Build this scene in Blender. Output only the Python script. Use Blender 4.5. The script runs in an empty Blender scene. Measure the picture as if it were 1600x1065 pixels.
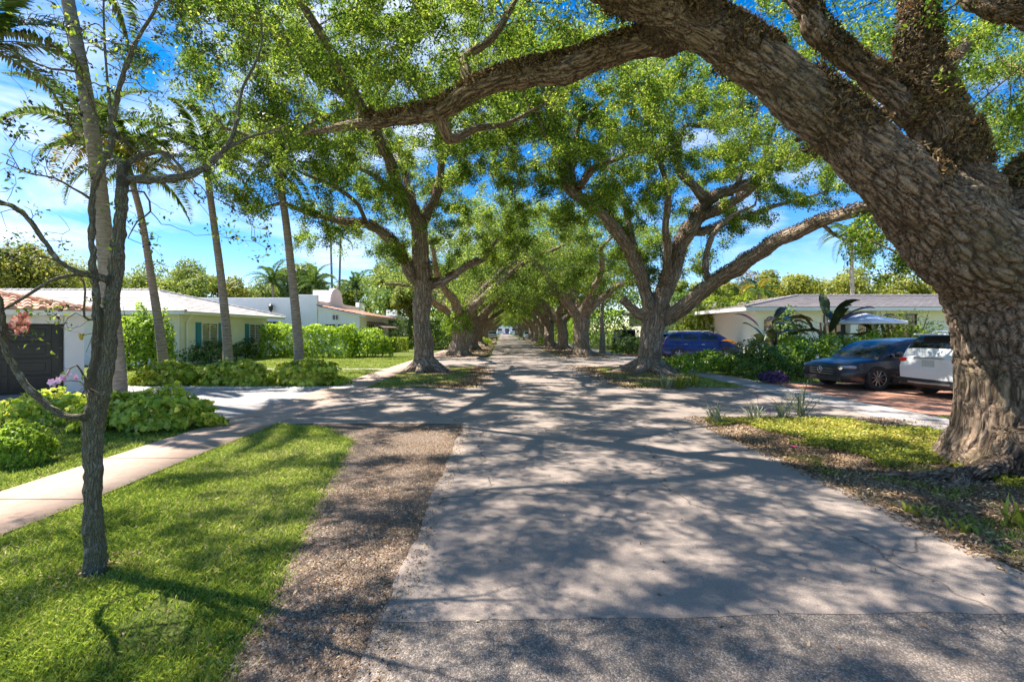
import bpy, bmesh, math, random
import numpy as np
from mathutils import Vector, Matrix, noise as mnoise
from mathutils.kdtree import KDTree
R = math.radians
S = bpy.context.scene
COL = S.collection
F = 750.0; U0 = 785.0; V0 = 517.0; H = 1.7

def P(u, v, Y):
    return np.array([(u - U0) / F * Y, Y, H + (V0 - v) / F * Y])

def G(u, v):
    Y = F * H / (v - V0)
    return ((u - U0) / F * Y, Y)

# ------------------------------------------------------------------ objects
def mesh_np(name, V, faces_flat, sizes, mat=None, smooth=False, attrs=None):
    me = bpy.data.meshes.new(name)
    V = np.asarray(V, dtype=np.float32).reshape(-1, 3)
    ff = np.asarray(faces_flat, dtype=np.int32).ravel()
    sz = np.asarray(sizes, dtype=np.int32)
    me.vertices.add(len(V)); me.vertices.foreach_set('co', V.ravel())
    me.loops.add(len(ff)); me.loops.foreach_set('vertex_index', ff)
    me.polygons.add(len(sz))
    st = np.zeros(len(sz), dtype=np.int32)
    if len(sz): st[1:] = np.cumsum(sz)[:-1]
    me.polygons.foreach_set('loop_start', st)
    if smooth:
        me.polygons.foreach_set('use_smooth', np.ones(len(sz), dtype=bool))
    me.update(calc_edges=True)
    for k, (typ, data) in (attrs or {}).items():
        a = me.attributes.new(k, typ, 'POINT')
        a.data.foreach_set('vector' if typ == 'FLOAT_VECTOR' else 'value', np.asarray(data, dtype=np.float32).ravel())
    if mat: me.materials.append(mat)
    return me

def link(name, me, parent=None, loc=None):
    o = bpy.data.objects.new(name, me)
    COL.objects.link(o)
    if parent: o.parent = parent
    if loc is not None: o.location = loc
    return o

def tag(o, label=None, cat=None, group=None, kind=None):
    if label: o['label'] = label
    if cat: o['category'] = cat
    if group: o['group'] = group
    if kind: o['kind'] = kind
    return o

def thing(name, label, cat, loc=(0, 0, 0), rz=0.0, group=None):
    o = bpy.data.objects.new(name, None)
    COL.objects.link(o)
    o.location = loc; o.rotation_euler = (0, 0, rz); o.empty_display_size = .3
    return tag(o, label, cat, group)

def copy_tree(o, parent=None):
    c = o.copy(); COL.objects.link(c); c.parent = parent
    for ch in list(o.children):
        copy_tree(ch, c)
    return c

class MB:
    """collects shapes into one mesh"""
    def __init__(s): s.v = []; s.f = []
    def add(s, vs, fs):
        b = len(s.v); s.v += [tuple(map(float, p)) for p in vs]; s.f += [tuple(i + b for i in f) for f in fs]
        return s
    def box(s, c, d, rz=0, taper=1.0):
        cx, cy, cz = c; x, y, z = d[0] / 2, d[1] / 2, d[2] / 2
        cr, sr = math.cos(rz), math.sin(rz); vs = []
        for sz in (-1, 1):
            t = taper if sz > 0 else 1
            for sx, sy in ((-1, -1), (1, -1), (1, 1), (-1, 1)):
                px, py = sx * x * t, sy * y * t
                vs.append((cx + px * cr - py * sr, cy + px * sr + py * cr, cz + sz * z))
        return s.add(vs, [(3, 2, 1, 0), (4, 5, 6, 7), (0, 1, 5, 4), (1, 2, 6, 5), (2, 3, 7, 6), (3, 0, 4, 7)])
    def bb(s, x0, x1, y0, y1, z0, z1):
        return s.box(((x0 + x1) / 2, (y0 + y1) / 2, (z0 + z1) / 2), (abs(x1 - x0), abs(y1 - y0), abs(z1 - z0)))
    def tube(s, pts, rs, n=10, cap=True):
        V_, q, _ = tube_np(np.array(pts, float), np.array(rs if hasattr(rs, '__len__') else [rs] * len(pts), float), n)
        fs = [tuple(a) for a in q]
        m = len(pts)
        if cap: fs += [tuple(range(n - 1, -1, -1)), tuple(range((m - 1) * n, m * n))]
        return s.add(V_, fs)
    def lathe(s, prof, c=(0, 0, 0), n=24, axis='z'):
        vs = []; fs = []
        for r, z in prof:
            for k in range(n):
                a = 2 * math.pi * k / n
                p = (r * math.cos(a), r * math.sin(a), z)
                if axis == 'y': p = (p[0], p[2], p[1])
                if axis == 'x': p = (p[2], p[0], p[1])
                vs.append((c[0] + p[0], c[1] + p[1], c[2] + p[2]))
        for i in range(len(prof) - 1):
            for k in range(n):
                a, b = i * n + k, i * n + (k + 1) % n
                fs.append((a, b, b + n, a + n))
        return s.add(vs, fs)
    def prism(s, poly, y0, y1, axis='y'):
        n = len(poly)
        def m(a, b, t): return {'y': (a, t, b), 'x': (t, a, b), 'z': (a, b, t)}[axis]
        vs = [m(a, b, y0) for a, b in poly] + [m(a, b, y1) for a, b in poly]
        fs = [tuple(range(n - 1, -1, -1)), tuple(range(n, 2 * n))] + [(i, (i + 1) % n, (i + 1) % n + n, i + n) for i in range(n)]
        return s.add(vs, fs)
    def mesh(s, name, mat, smooth=False, bevel=0):
        me = bpy.data.meshes.new(name); me.from_pydata(s.v, [], s.f)
        bm = bmesh.new(); bm.from_mesh(me); bmesh.ops.recalc_face_normals(bm, faces=bm.faces)
        if bevel:
            bmesh.ops.bevel(bm, geom=[e for e in bm.edges if len(e.link_faces) == 2 and e.calc_face_angle(0) > .5], offset=bevel, segments=2, affect='EDGES', profile=.5)
        bm.to_mesh(me); bm.free()
        me.materials.append(mat)
        if smooth:
            me.polygons.foreach_set('use_smooth', [True] * len(me.polygons))
            try: me.set_sharp_from_angle(angle=R(35))
            except Exception: pass
        me.update()
        return me
    def build(s, name, mat, parent=None, smooth=False, bevel=0, loc=None):
        return link(name, s.mesh(name, mat, smooth, bevel), parent, loc)

def tube_np(pts, rs, n, flare=None):
    """rings along a path; returns verts, quads, (bark coordinate per vert)"""
    m = len(pts)
    t = np.zeros_like(pts); t[1:-1] = pts[2:] - pts[:-2]; t[0] = pts[1] - pts[0]; t[-1] = pts[-1] - pts[-2]
    t /= np.maximum(np.linalg.norm(t, axis=1, keepdims=True), 1e-9)
    ref = np.array([0, 0, 1.0]) if abs(t[0][2]) < .8 else np.array([1.0, 0, 0])
    us = np.zeros_like(pts)
    u = ref - t[0] * (ref @ t[0]); u /= np.linalg.norm(u)
    for i in range(m):
        u = u - t[i] * (u @ t[i]); l = math.sqrt(u @ u)
        if l < 1e-6: u = np.array([t[i][1], t[i][2], t[i][0]]); u = u - t[i] * (u @ t[i]); l = math.sqrt(u @ u)
        u = u / l; us[i] = u
    w = np.cross(t, us)
    a = np.arange(n) * 2 * math.pi / n
    ca, sa = np.cos(a), np.sin(a)
    V = pts[:, None, :] + rs[:, None, None] * (us[:, None, :] * ca[None, :, None] + w[:, None, :] * sa[None, :, None])
    L = np.concatenate([[0], np.cumsum(np.linalg.norm(pts[1:] - pts[:-1], axis=1))])
    bk = np.stack([rs[:, None] * ca[None], rs[:, None] * sa[None], np.repeat(L[:, None], n, 1)], -1)
    i = np.arange(m - 1)[:, None] * n; k = np.arange(n)[None]; k2 = (k + 1) % n
    q = np.stack([i + k, i + k2, i + n + k2, i + n + k], -1).reshape(-1, 4)
    return V.reshape(-1, 3), q, bk.reshape(-1, 3)

# ---------------------------------------------------------------- materials
MATS = {}
class NB:
    def __init__(s, name):
        s.m = bpy.data.materials.new(name); s.m.use_nodes = True
        s.nt = s.m.node_tree; s.nt.nodes.clear()
        s.out = s.n('ShaderNodeOutputMaterial')
        MATS[name] = s.m
    def n(s, t, **kw):
        x = s.nt.nodes.new(t)
        for k, v in kw.items():
            setattr(x, k, v)
        return x
    def l(s, a, b): s.nt.links.new(a, b)
    def coord(s, scale=1.0, attr=None, vec=None):
        if attr: c = s.n('ShaderNodeAttribute', attribute_name=attr).outputs['Vector']
        elif vec == 'obj': c = s.n('ShaderNodeTexCoord').outputs['Object']
        else: c = s.n('ShaderNodeNewGeometry').outputs['Position']
        m = s.n('ShaderNodeMapping'); s.l(c, m.inputs[0])
        m.inputs['Scale'].default_value = scale if hasattr(scale, '__len__') else (scale,) * 3
        return m.outputs[0]
    def noise(s, vec, scale, detail=4, rough=.6, dist=0):
        x = s.n('ShaderNodeTexNoise'); s.l(vec, x.inputs['Vector'])
        x.inputs['Scale'].default_value = scale; x.inputs['Detail'].default_value = detail
        x.inputs['Roughness'].default_value = rough; x.inputs['Distortion'].default_value = dist
        return x.outputs['Fac']
    def voro(s, vec, scale, feature='F1', out='Distance', rnd=1):
        x = s.n('ShaderNodeTexVoronoi', feature=feature); s.l(vec, x.inputs['Vector'])
        x.inputs['Scale'].default_value = scale; x.inputs['Randomness'].default_value = rnd
        return x.outputs[out]
    def ramp(s, fac, stops):
        x = s.n('ShaderNodeValToRGB'); s.l(fac, x.inputs[0]); e = x.color_ramp.elements
        while len(e) < len(stops): e.new(.5)
        for i, (p, c) in enumerate(stops):
            e[i].position = p; e[i].color = (tuple(c) + (1,))[:4] if hasattr(c, '__len__') else (c, c, c, 1)
        return x.outputs[0]
    def mix(s, fac, a, b, mode='MIX'):
        x = s.n('ShaderNodeMix', data_type='RGBA', blend_type=mode)
        for i_, inp, val in ((0, x.inputs[0], fac), (1, x.inputs[6], a), (2, x.inputs[7], b)):
            if hasattr(val, 'links'): s.l(val, inp)
            elif hasattr(val, '__len__'): inp.default_value = (tuple(val) + (1,))[:4]
            else: inp.default_value = val if i_ == 0 else (val, val, val, 1)
        return x.outputs[2]
    def math(s, op, a, b=0.0, clamp=False):
        x = s.n('ShaderNodeMath', operation=op, use_clamp=clamp)
        for inp, val in ((x.inputs[0], a), (x.inputs[1], b)):
            if hasattr(val, 'links'): s.l(val, inp)
            else: inp.default_value = val
        return x.outputs[0]
    def bump(s, h, dist=.01, strength=.6, prev=None):
        x = s.n('ShaderNodeBump'); s.l(h, x.inputs['Height'])
        x.inputs['Distance'].default_value = dist; x.inputs['Strength'].default_value = strength
        if prev: s.l(prev, x.inputs['Normal'])
        return x.outputs[0]
    def pbsdf(s, col, rough=.8, bump=None, metal=0, spec=.5, coat=0, **kw):
        b = s.n('ShaderNodeBsdfPrincipled')
        if hasattr(col, 'links'): s.l(col, b.inputs['Base Color'])
        else: b.inputs['Base Color'].default_value = (tuple(col) + (1,))[:4]
        if hasattr(rough, 'links'): s.l(rough, b.inputs['Roughness'])
        else: b.inputs['Roughness'].default_value = rough
        b.inputs['Metallic'].default_value = metal; b.inputs['Specular IOR Level'].default_value = spec
        b.inputs['Coat Weight'].default_value = coat; b.inputs['Coat Roughness'].default_value = .04
        if bump: s.l(bump, b.inputs['Normal'])
        return b
    def fin(s, sh):
        s.l(sh.outputs[0] if hasattr(sh, 'outputs') else sh, s.out.inputs['Surface']); return s.m

def m_plain(name, col, rough=.6, metal=0, var=.15, nscale=6, bump=.0, spec=.5, coat=0, bscale=60):
    b = NB(name); c = b.coord()
    f = b.noise(c, nscale, 5, .65)
    cc = b.mix(b.ramp(f, [(.3, 0), (.7, 1)]), tuple(x * (1 - var) for x in col), tuple(min(1, x * (1 + var)) for x in col))
    bp = b.bump(b.noise(c, bscale, 4, .6), bump, .6) if bump else None
    return b.fin(b.pbsdf(cc, rough, bp, metal, spec, coat))

def m_leaf(name, stops, trans=.45, tcol=1.7, rough=.45, patch=.25, spec=.3):
    """leaf colour varies leaf by leaf (attribute 'tint') and in patches"""
    b = NB(name)
    a = b.n('ShaderNodeAttribute', attribute_name='tint').outputs['Fac']
    nz = b.noise(b.coord(), .55, 3, .6)
    f = b.math('ADD', a, b.math('MULTIPLY', b.math('SUBTRACT', nz, .5), patch * 4), True)
    col = b.ramp(f, stops)
    p = b.pbsdf(col, rough, spec=spec)
    t = b.n('ShaderNodeBsdfTranslucent')
    hs = b.n('ShaderNodeHueSaturation'); b.l(col, hs.inputs['Color'])
    hs.inputs['Value'].default_value = tcol; hs.inputs['Hue'].default_value = .485; hs.inputs['Saturation'].default_value = 1.05
    b.l(hs.outputs[0], t.inputs['Color'])
    mx = b.n('ShaderNodeMixShader'); mx.inputs[0].default_value = trans
    b.l(p.outputs[0], mx.inputs[1]); b.l(t.outputs[0], mx.inputs[2])
    return b.fin(mx)

def m_bark(name, dark, mid, light, sc=1.0, bump=.03, lichen=.3, moss=(.05, .045, .02), fur=False):
    b = NB(name)
    c = b.coord((1, 1, .2), attr='bark')
    wob = b.n('ShaderNodeTexNoise'); b.l(c, wob.inputs['Vector']); wob.inputs['Scale'].default_value = 5 * sc; wob.inputs['Detail'].default_value = 3
    va = b.n('ShaderNodeVectorMath', operation='SCALE'); b.l(wob.outputs['Color'], va.inputs[0]); va.inputs['Scale'].default_value = .12 / sc
    vb = b.n('ShaderNodeVectorMath', operation='ADD'); b.l(c, vb.inputs[0]); b.l(va.outputs[0], vb.inputs[1])
    d = b.voro(vb.outputs[0], 13 * sc, 'DISTANCE_TO_EDGE')
    ridge = b.ramp(d, [(0, 0), (.09, .25), (.28, 1)])
    fine = b.noise(b.coord((1, 1, .5), attr='bark'), 45 * sc, 6, .7)
    big = b.noise(b.coord(), 1.4, 4, .6)
    col = b.mix(ridge, dark, mid)
    col = b.mix(b.math('MULTIPLY', b.ramp(fine, [(.42, 0), (.68, 1)]), .8), col, light)
    col = b.mix(b.math('MULTIPLY', b.ramp(big, [(.5, 0), (.7, 1)]), .55), col, moss)
    l2 = b.noise(b.coord(), 9, 4, .7)
    col = b.mix(b.math('MULTIPLY', b.ramp(l2, [(.6, 0), (.68, 1)]), lichen), col, (.34, .33, .28))
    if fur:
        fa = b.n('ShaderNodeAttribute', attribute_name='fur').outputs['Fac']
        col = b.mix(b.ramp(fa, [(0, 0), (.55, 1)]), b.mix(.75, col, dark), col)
    h = b.math('ADD', ridge, b.math('MULTIPLY', fine, .5))
    return b.fin(b.pbsdf(col, .92, b.bump(h, bump, .9), spec=.2))

# leaf clouds -------------------------------------------------------------
def leaf_mesh_arrays(rng, C, N, size, aspect=.45, flat=.0, droop=0.0):
    """C centres, N normals (may be None) -> folded rhomb leaves, 4 verts each"""
    n = len(C)
    if N is None:
        N = rng.normal(size=(n, 3)); N[:, 2] = np.abs(N[:, 2]) + flat
    else:
        N = N + rng.normal(size=(n, 3)) * .45
    N /= np.maximum(np.linalg.norm(N, axis=1, keepdims=True), 1e-9)
    T = rng.normal(size=(n, 3)); T[:, 2] -= droop
    T -= N * np.sum(T * N, 1, keepdims=True); T /= np.maximum(np.linalg.norm(T, axis=1, keepdims=True), 1e-9)
    B = np.cross(N, T)
    s = size * rng.uniform(.65, 1.3, size=(n, 1)); w = s * aspect * .5
    base = C - T * s * .5; tip = C + T * s * .5 - N * s * .12
    l = C + B * w + N * s * .06 - T * s * .03; r = C - B * w + N * s * .06 - T * s * .03
    V = np.stack([base, l, tip, r], 1).reshape(-1, 3)
    return V, np.arange(n * 4), np.full(n, 4)

def leaves_obj(name, rng, C, N, size, mat, parent=None, aspect=.45, flat=0, droop=0, loc=None):
    V, f, s = leaf_mesh_arrays(rng, C, N, size, aspect, flat, droop)
    tint = np.repeat(rng.uniform(0, 1, len(C)), 4)
    me = mesh_np(name, V, f, s, mat, False, {'tint': ('FLOAT', tint)})
    return link(name, me, parent, loc)
# ---------------------------------------------------------------- oak trees
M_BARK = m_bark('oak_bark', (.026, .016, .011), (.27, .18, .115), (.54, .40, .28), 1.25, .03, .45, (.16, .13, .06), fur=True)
M_BARK_FAR = m_bark('oak_bark_far', (.07, .05, .037), (.35, .26, .19), (.6, .48, .37), .7, .06, .45, (.17, .12, .06))
M_FERN = m_leaf('resurrection_fern', [(0, (.03, .024, .01)), (.45, (.15, .10, .042)), (.85, (.34, .22, .10)), (1, (.2, .2, .06))], .2, 1.2, .7, .3)
M_OAK = m_leaf('oak_leaf', [(0, (.035, .08, .015)), (.4, (.095, .17, .022)), (.8, (.19, .29, .035)), (1, (.40, .46, .08))], .45, 1.9, .6, .3, .2)
M_OAK2 = m_leaf('oak_leaf_pale', [(0, (.05, .105, .025)), (.5, (.15, .23, .045)), (1, (.34, .42, .10))], .45, 1.9, .6, .25, .2)  # slightly paler leaf greens for some of the avenue oaks

def spline(pts, rs, step, rng, jit=.06, rj=.05):
    """Catmull-Rom through control points, with a knotty wobble"""
    pts = [np.array(p, float) for p in pts]
    Pn = [2 * pts[0] - pts[1]] + pts + [2 * pts[-1] - pts[-2]]
    out = []; ro = []
    for i in range(1, len(Pn) - 2):
        p0, p1, p2, p3 = Pn[i - 1:i + 3]
        n = max(2, int(np.linalg.norm(p2 - p1) / step))
        for k in range(n):
            t = k / n
            out.append(.5 * (2 * p1 + (p2 - p0) * t + (2 * p0 - 5 * p1 + 4 * p2 - p3) * t * t + (3 * p1 - p0 - 3 * p2 + p3) * t ** 3))
            ro.append(rs[i - 1] * (1 - t) + rs[i] * t)
    out.append(pts[-1]); ro.append(rs[-1])
    out = np.array(out); ro = np.array(ro)
    j = rng.normal(size=out.shape) * jit * ro[:, None] * 2; j[0] = 0
    if len(out) > 4: j[1:-1] = (j[:-2] + j[1:-1] * 2 + j[2:]) / 4 * 1.5
    ro = ro * (1 + rng.normal(size=len(ro)) * rj)
    return out + j, ro

class Skel:
    def __init__(s): s.p = []; s.par = []; s.r0 = []; s.lim = []
    def node(s, p, par, r, lim=True):
        s.p.append(np.array(p, float)); s.par.append(par); s.r0.append(r); s.lim.append(lim); return len(s.p) - 1
    def limb(s, pts, rs, rng, attach=None, step=.25, jit=.06, rj=.05):
        """attach: None = root, else node index nearest to first point"""
        q, r = spline(pts, rs, step, rng, jit, rj)
        if attach is None: par = -1; i0 = 0
        else:
            A = np.array(s.p); par = int(np.argmin(np.sum((A - q[0]) ** 2, 1)))
            i0 = 0 if np.linalg.norm(A[par] - q[0]) > step * .4 else 1
            if i0 == 0: q = q.copy(); q[0] = A[par] * .5 + q[0] * .5
        for i in range(i0, len(q)): par = s.node(q[i], par, r[i])
        return par

def colonize(sk, att, rng, step=.32, infl=3.5, kill=.5, iters=90, start_z=2.6, trop=.05):
    P0 = np.array(sk.p); n0 = len(P0)
    pos = list(P0); par = list(sk.par)
    ok = [p[2] > start_z and r < .5 for p, r in zip(P0, sk.r0)]
    idx = np.array([i for i in range(n0) if ok[i]])
    near = np.full(len(att), -1); dist = np.full(len(att), 1e9)
    D = np.linalg.norm(att[:, None] - P0[idx][None], axis=2)
    near = idx[np.argmin(D, 1)]; dist = D.min(1)
    alive = dist > kill
    infl_now = infl
    for it in range(iters):
        act = alive & (dist < (1e9 if it < 12 else infl_now))
        if not act.any(): break
        ai = np.where(act)[0]
        un, inv = np.unique(near[ai], return_inverse=True)
        PP = np.array(pos)
        d = att[ai] - PP[near[ai]]; d /= np.maximum(np.linalg.norm(d, axis=1, keepdims=True), 1e-6)
        acc = np.zeros((len(un), 3)); np.add.at(acc, inv, d)
        # keep some of the parent's direction: curving, gnarled growth
        pd = np.array([PP[u] - PP[par[u]] if par[u] >= 0 else (0, 0, 1) for u in un]); pd /= np.maximum(np.linalg.norm(pd, axis=1, keepdims=True), 1e-6)
        acc = acc / np.maximum(np.linalg.norm(acc, axis=1, keepdims=True), 1e-6)
        dirn = acc + pd * .35 + rng.normal(size=acc.shape) * .34; dirn[:, 2] += trop
        dirn /= np.linalg.norm(dirn, axis=1, keepdims=True)
        newp = PP[un] + dirn * step * rng.uniform(.8, 1.2, (len(un), 1))
        b = len(pos)
        for k in range(len(un)): pos.append(newp[k]); par.append(int(un[k]))
        live = np.where(alive)[0]
        if len(live) == 0: break
        D = np.linalg.norm(att[live][:, None] - newp[None], axis=2)
        j = np.argmin(D, 1); dm = D[np.arange(len(live)), j]
        up = dm < dist[live]
        near[live[up]] = b + j[up]; dist[live[up]] = dm[up]
        alive[live] = dist[live] > kill
    for i in range(n0, len(pos)): sk.node(pos[i], par[i], 0, False)

def skel_radii(sk, tip=.006, e=2.35):
    n = len(sk.p); acc = np.zeros(n)
    r = np.zeros(n)
    order = sorted(range(n), key=lambda i: -i)  # children always after their parent
    for i in order:
        rr = max(tip, acc[i] ** (1 / e)) if acc[i] > 0 else tip
        r[i] = sk.r0[i] if sk.lim[i] else min(rr, .16)
        if sk.par[i] >= 0: acc[sk.par[i]] += min(r[i], .2) ** e
    for i in range(n):
        if not sk.lim[i] and sk.par[i] >= 0: r[i] = min(r[i], r[sk.par[i]] * .93)
    return r

def chains(sk, r):
    n = len(sk.p); ch = [[] for _ in range(n)]
    for i in range(n):
        if sk.par[i] >= 0: ch[sk.par[i]].append(i)
    out = []; roots = [(-1, i) for i in range(n) if sk.par[i] < 0]
    while roots:
        p, i = roots.pop()
        c = [] if p < 0 else [p]
        while True:
            c.append(i)
            if not ch[i]: break
            nx = max(ch[i], key=lambda k: (sk.lim[k], r[k]))
            for k in ch[i]:
                if k != nx: roots.append((i, k))
            i = nx
        out.append(c)
    return out, ch

def remesh(V, F_, voxel, smooth_it=2):
    me = bpy.data.meshes.new('tmp'); me.from_pydata([tuple(v) for v in V], [], [tuple(f) for f in F_])
    bm = bmesh.new(); bm.from_mesh(me); bmesh.ops.recalc_face_normals(bm, faces=bm.faces); bm.to_mesh(me); bm.free()
    o = bpy.data.objects.new('tmp', me); COL.objects.link(o)
    md = o.modifiers.new('r', 'REMESH'); md.mode = 'VOXEL'; md.voxel_size = voxel
    if smooth_it:
        ms = o.modifiers.new('s', 'SMOOTH'); ms.iterations = smooth_it; ms.factor = .5
    dg = bpy.context.evaluated_depsgraph_get()
    e = o.evaluated_get(dg); m2 = bpy.data.meshes.new_from_object(e)
    n = len(m2.vertices); co = np.zeros(n * 3, np.float32); m2.vertices.foreach_get('co', co)
    no = np.zeros(n * 3, np.float32); m2.vertices.foreach_get('normal', no)
    nf = len(m2.polygons); ls = np.zeros(nf, np.int32); m2.polygons.foreach_get('loop_total', ls)
    li = np.zeros(len(m2.loops), np.int32); m2.loops.foreach_get('vertex_index', li)
    bpy.data.objects.remove(o); bpy.data.meshes.remove(me); bpy.data.meshes.remove(m2)
    return co.reshape(-1, 3).astype(float), no.reshape(-1, 3).astype(float), li, ls

def bark_coords(co, segs):
    """segs: list of (p0,p1,r,L0) ; nearest relative to radius"""
    P0 = np.array([s[0] for s in segs]); P1 = np.array([s[1] for s in segs]); RR = np.array([s[2] for s in segs]); L0 = np.array([s[3] for s in segs])
    d = P1 - P0; dl = np.maximum(np.linalg.norm(d, axis=1), 1e-6); dn = d / dl[:, None]
    out = np.zeros_like(co)
    for a in range(0, len(co), 20000):
        c = co[a:a + 20000]
        w = c[:, None] - P0[None]
        t = np.clip(np.einsum('ijk,jk->ij', w, dn), 0, dl[None])
        q = w - t[:, :, None] * dn[None]
        D = np.abs(np.linalg.norm(q, axis=2) / RR[None] - 1)
        W = np.exp(-np.minimum((D - D.min(1, keepdims=True)) / .16, 30)); W /= W.sum(1, keepdims=True)
        ref = np.where(np.abs(dn[:, 2:3]) > .75, np.array([[1., 0, 0]]), np.array([[0, 0, 1.]]))
        u = ref - dn * np.sum(ref * dn, 1, keepdims=True); u /= np.linalg.norm(u, axis=1, keepdims=True)
        v = np.cross(dn, u)
        tt = np.einsum('ijk,jk->ij', w, dn)   # unclamped, so neighbouring pieces agree
        tt = np.clip(tt, -.6 * RR[None], dl[None] + .6 * RR[None])
        cx = np.einsum('ijk,jk->ij', w, u); cy = np.einsum('ijk,jk->ij', w, v)
        mx_ = (W * cx).sum(1); my_ = (W * cy).sum(1); ln_ = np.maximum(np.hypot(mx_, my_), 1e-6)
        rf = .6 * np.tanh((W * RR[None]).sum(1) / .6)      # angle times a steady radius: furrows follow the limb even where it flares
        out[a:a + 20000] = np.stack([mx_ / ln_ * rf, my_ / ln_ * rf, (W * (L0[None] + tt)).sum(1)], 1)
    return out

def build_oak(root, sk, rng, leafn, leaf_size, bark, leafm, remesh_r=.12, voxel=.05, disp=0.0, flare=None, ferns=0, min_r=.0, clump=.16, fern_zone=None, twigs=3, bark_scale=1.0, gaps=.5, gapscale=.95, leaf_filter=None):
    r = skel_radii(sk)
    Pn = np.array(sk.p)
    # smooth the grown part a little
    for _ in range(1):
        Q = Pn.copy()
        ch0 = [[] for _ in range(len(Pn))]
        for i, p in enumerate(sk.par):
            if p >= 0: ch0[p].append(i)
        for i in range(len(Pn)):
            if not sk.lim[i] and sk.par[i] >= 0 and ch0[i]:
                Q[i] = Pn[i] * .6 + Pn[sk.par[i]] * .2 + Pn[ch0[i][0]] * .2
        Pn = Q
    chs, ch = chains(sk, r)
    thickV = []; thickF = []; segs = []; nb = 0
    TV = []; TF = []; TB = []; tb = 0
    for c in chs:
        c = list(c)
        if len(c) < 2: continue
        rr = r[c].copy()
        if len(c) > 1 and sk.par[c[0]] != -2 and rr[0] > rr[1] * 1.15: rr[0] = rr[1] * 1.1
        pts = Pn[c]
        k = 0
        while k < len(c) and rr[k] >= remesh_r: k += 1
        if k >= 3:
            m = min(k + 1, len(c))
            V, q, bk = tube_np(pts[:m], rr[:m], 14)
            n = 14
            F_ = [tuple(a + nb) for a in q] + [tuple(range(nb + n - 1, nb - 1, -1)), tuple(range(nb + (m - 1) * n, nb + m * n))]
            thickV.append(V); thickF += F_; nb += len(V)
            L = 0
            a = 0
            while a < m - 1:
                e = a + 1
                while e < m - 1 and np.linalg.norm(pts[e] - pts[a]) < max(.35, 1.5 * rr[a]): e += 1
                segs.append((pts[a], pts[e], rr[a:e + 1].mean(), L)); L += np.linalg.norm(pts[e] - pts[a]); a = e
            s0 = max(0, m - 2)
        else: s0 = 0
        if s0 < len(c) - 1:
            pp = pts[s0:]; r2 = rr[s0:]
            keep = r2.max() >= min_r
            if keep:
                n = 10 if r2[0] > .06 else (6 if r2[0] > .02 else 4)
                V, q, bk = tube_np(pp, r2, n)
                TV.append(V); TF.append(q + tb); TB.append(bk); tb += len(V)
    arrV = []; arrF = []; arrS = []; arrB = []
    base = 0
    if flare:
        for pts, rs in flare:
            V, q, bk = tube_np(np.array(pts, float), np.array(rs, float), 14); n = 14; m = len(pts)
            thickV.append(V); thickF += [tuple(a + nb) for a in q] + [tuple(range(nb + n - 1, nb - 1, -1)), tuple(range(nb + (m - 1) * n, nb + m * n))]; nb += len(V)
            L = 0
            for a in range(m - 1):
                p0 = np.array(pts[a], float); p1 = np.array(pts[a + 1], float)
                segs.append((p0, p1, (rs[a] + rs[a + 1]) / 2, L)); L += np.linalg.norm(p1 - p0)
    if thickV:
        co, no, li, ls = remesh(np.concatenate(thickV), thickF, voxel)
        # leave out pieces buried in a thicker limb, so the bark runs cleanly along what shows
        A0 = np.array([s[0] for s in segs]); A1 = np.array([s[1] for s in segs]); AR = np.array([s[2] for s in segs]); AD = A1 - A0; AL = np.maximum(np.sum(AD ** 2, 1), 1e-9)
        vis_ = []
        for k, s in enumerate(segs):
            bur = True
            for p in (s[0], (s[0] + s[1]) / 2, s[1]):
                t = np.clip(((p - A0) * AD).sum(1) / AL, 0, 1); dd_ = np.linalg.norm(p - A0 - AD * t[:, None], axis=1)
                if not ((dd_ < AR * .8) & (AR > s[2] * 1.12)).any(): bur = False
            if not bur: vis_.append(s)
        bk = bark_coords(co, vis_)
        if disp:
            dd = np.empty(len(co)); fur = np.ones(len(co)); sc = bark_scale
            for i in range(len(co)):
                b = bk[i]; p = Vector((b[0] * 15 * sc, b[1] * 15 * sc, b[2] * 3.0 * sc))
                w = mnoise.noise_vector(p * .8)
                ds = mnoise.voronoi(p + w * .25)[0]
                e = ds[1] - ds[0]
                big = mnoise.noise(Vector(co[i]) * 1.7)
                fur[i] = min(e * 2.6, 1.0); dd[i] = fur[i] * .03 + big * .035 + mnoise.noise(p * 3) * .006
            co = co + no * (dd[:, None] - .02) * disp
        arrV.append(co); arrF.append(li); arrS.append(ls); arrB.append(bk); base = len(co); arrU = fur if disp else np.ones(len(co))
    if TV:
        V = np.concatenate(TV); q = np.concatenate(TF)
        arrV.append(V); arrF.append(q.ravel() + base); arrS.append(np.full(len(q), 4)); arrB.append(np.concatenate(TB))
    me = mesh_np('trunk', np.concatenate(arrV), np.concatenate(arrF), np.concatenate(arrS), bark, True, {'bark': ('FLOAT_VECTOR', np.concatenate(arrB)), 'fur': ('FLOAT', np.concatenate([arrU, np.ones(sum(map(len, arrB)) - len(arrU))]))})
    loc = np.array(root.location) * 0
    off = -np.array(root.location)
    tr = link('trunk', me, root); tr.location = off
    # leaves on the thin ends
    tips = np.array([i for i in range(len(Pn)) if not ch[i] or (r[i] < .014 and not sk.lim[i])])
    if leaf_filter is not None: tips = tips[leaf_filter(Pn[tips])]
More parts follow.
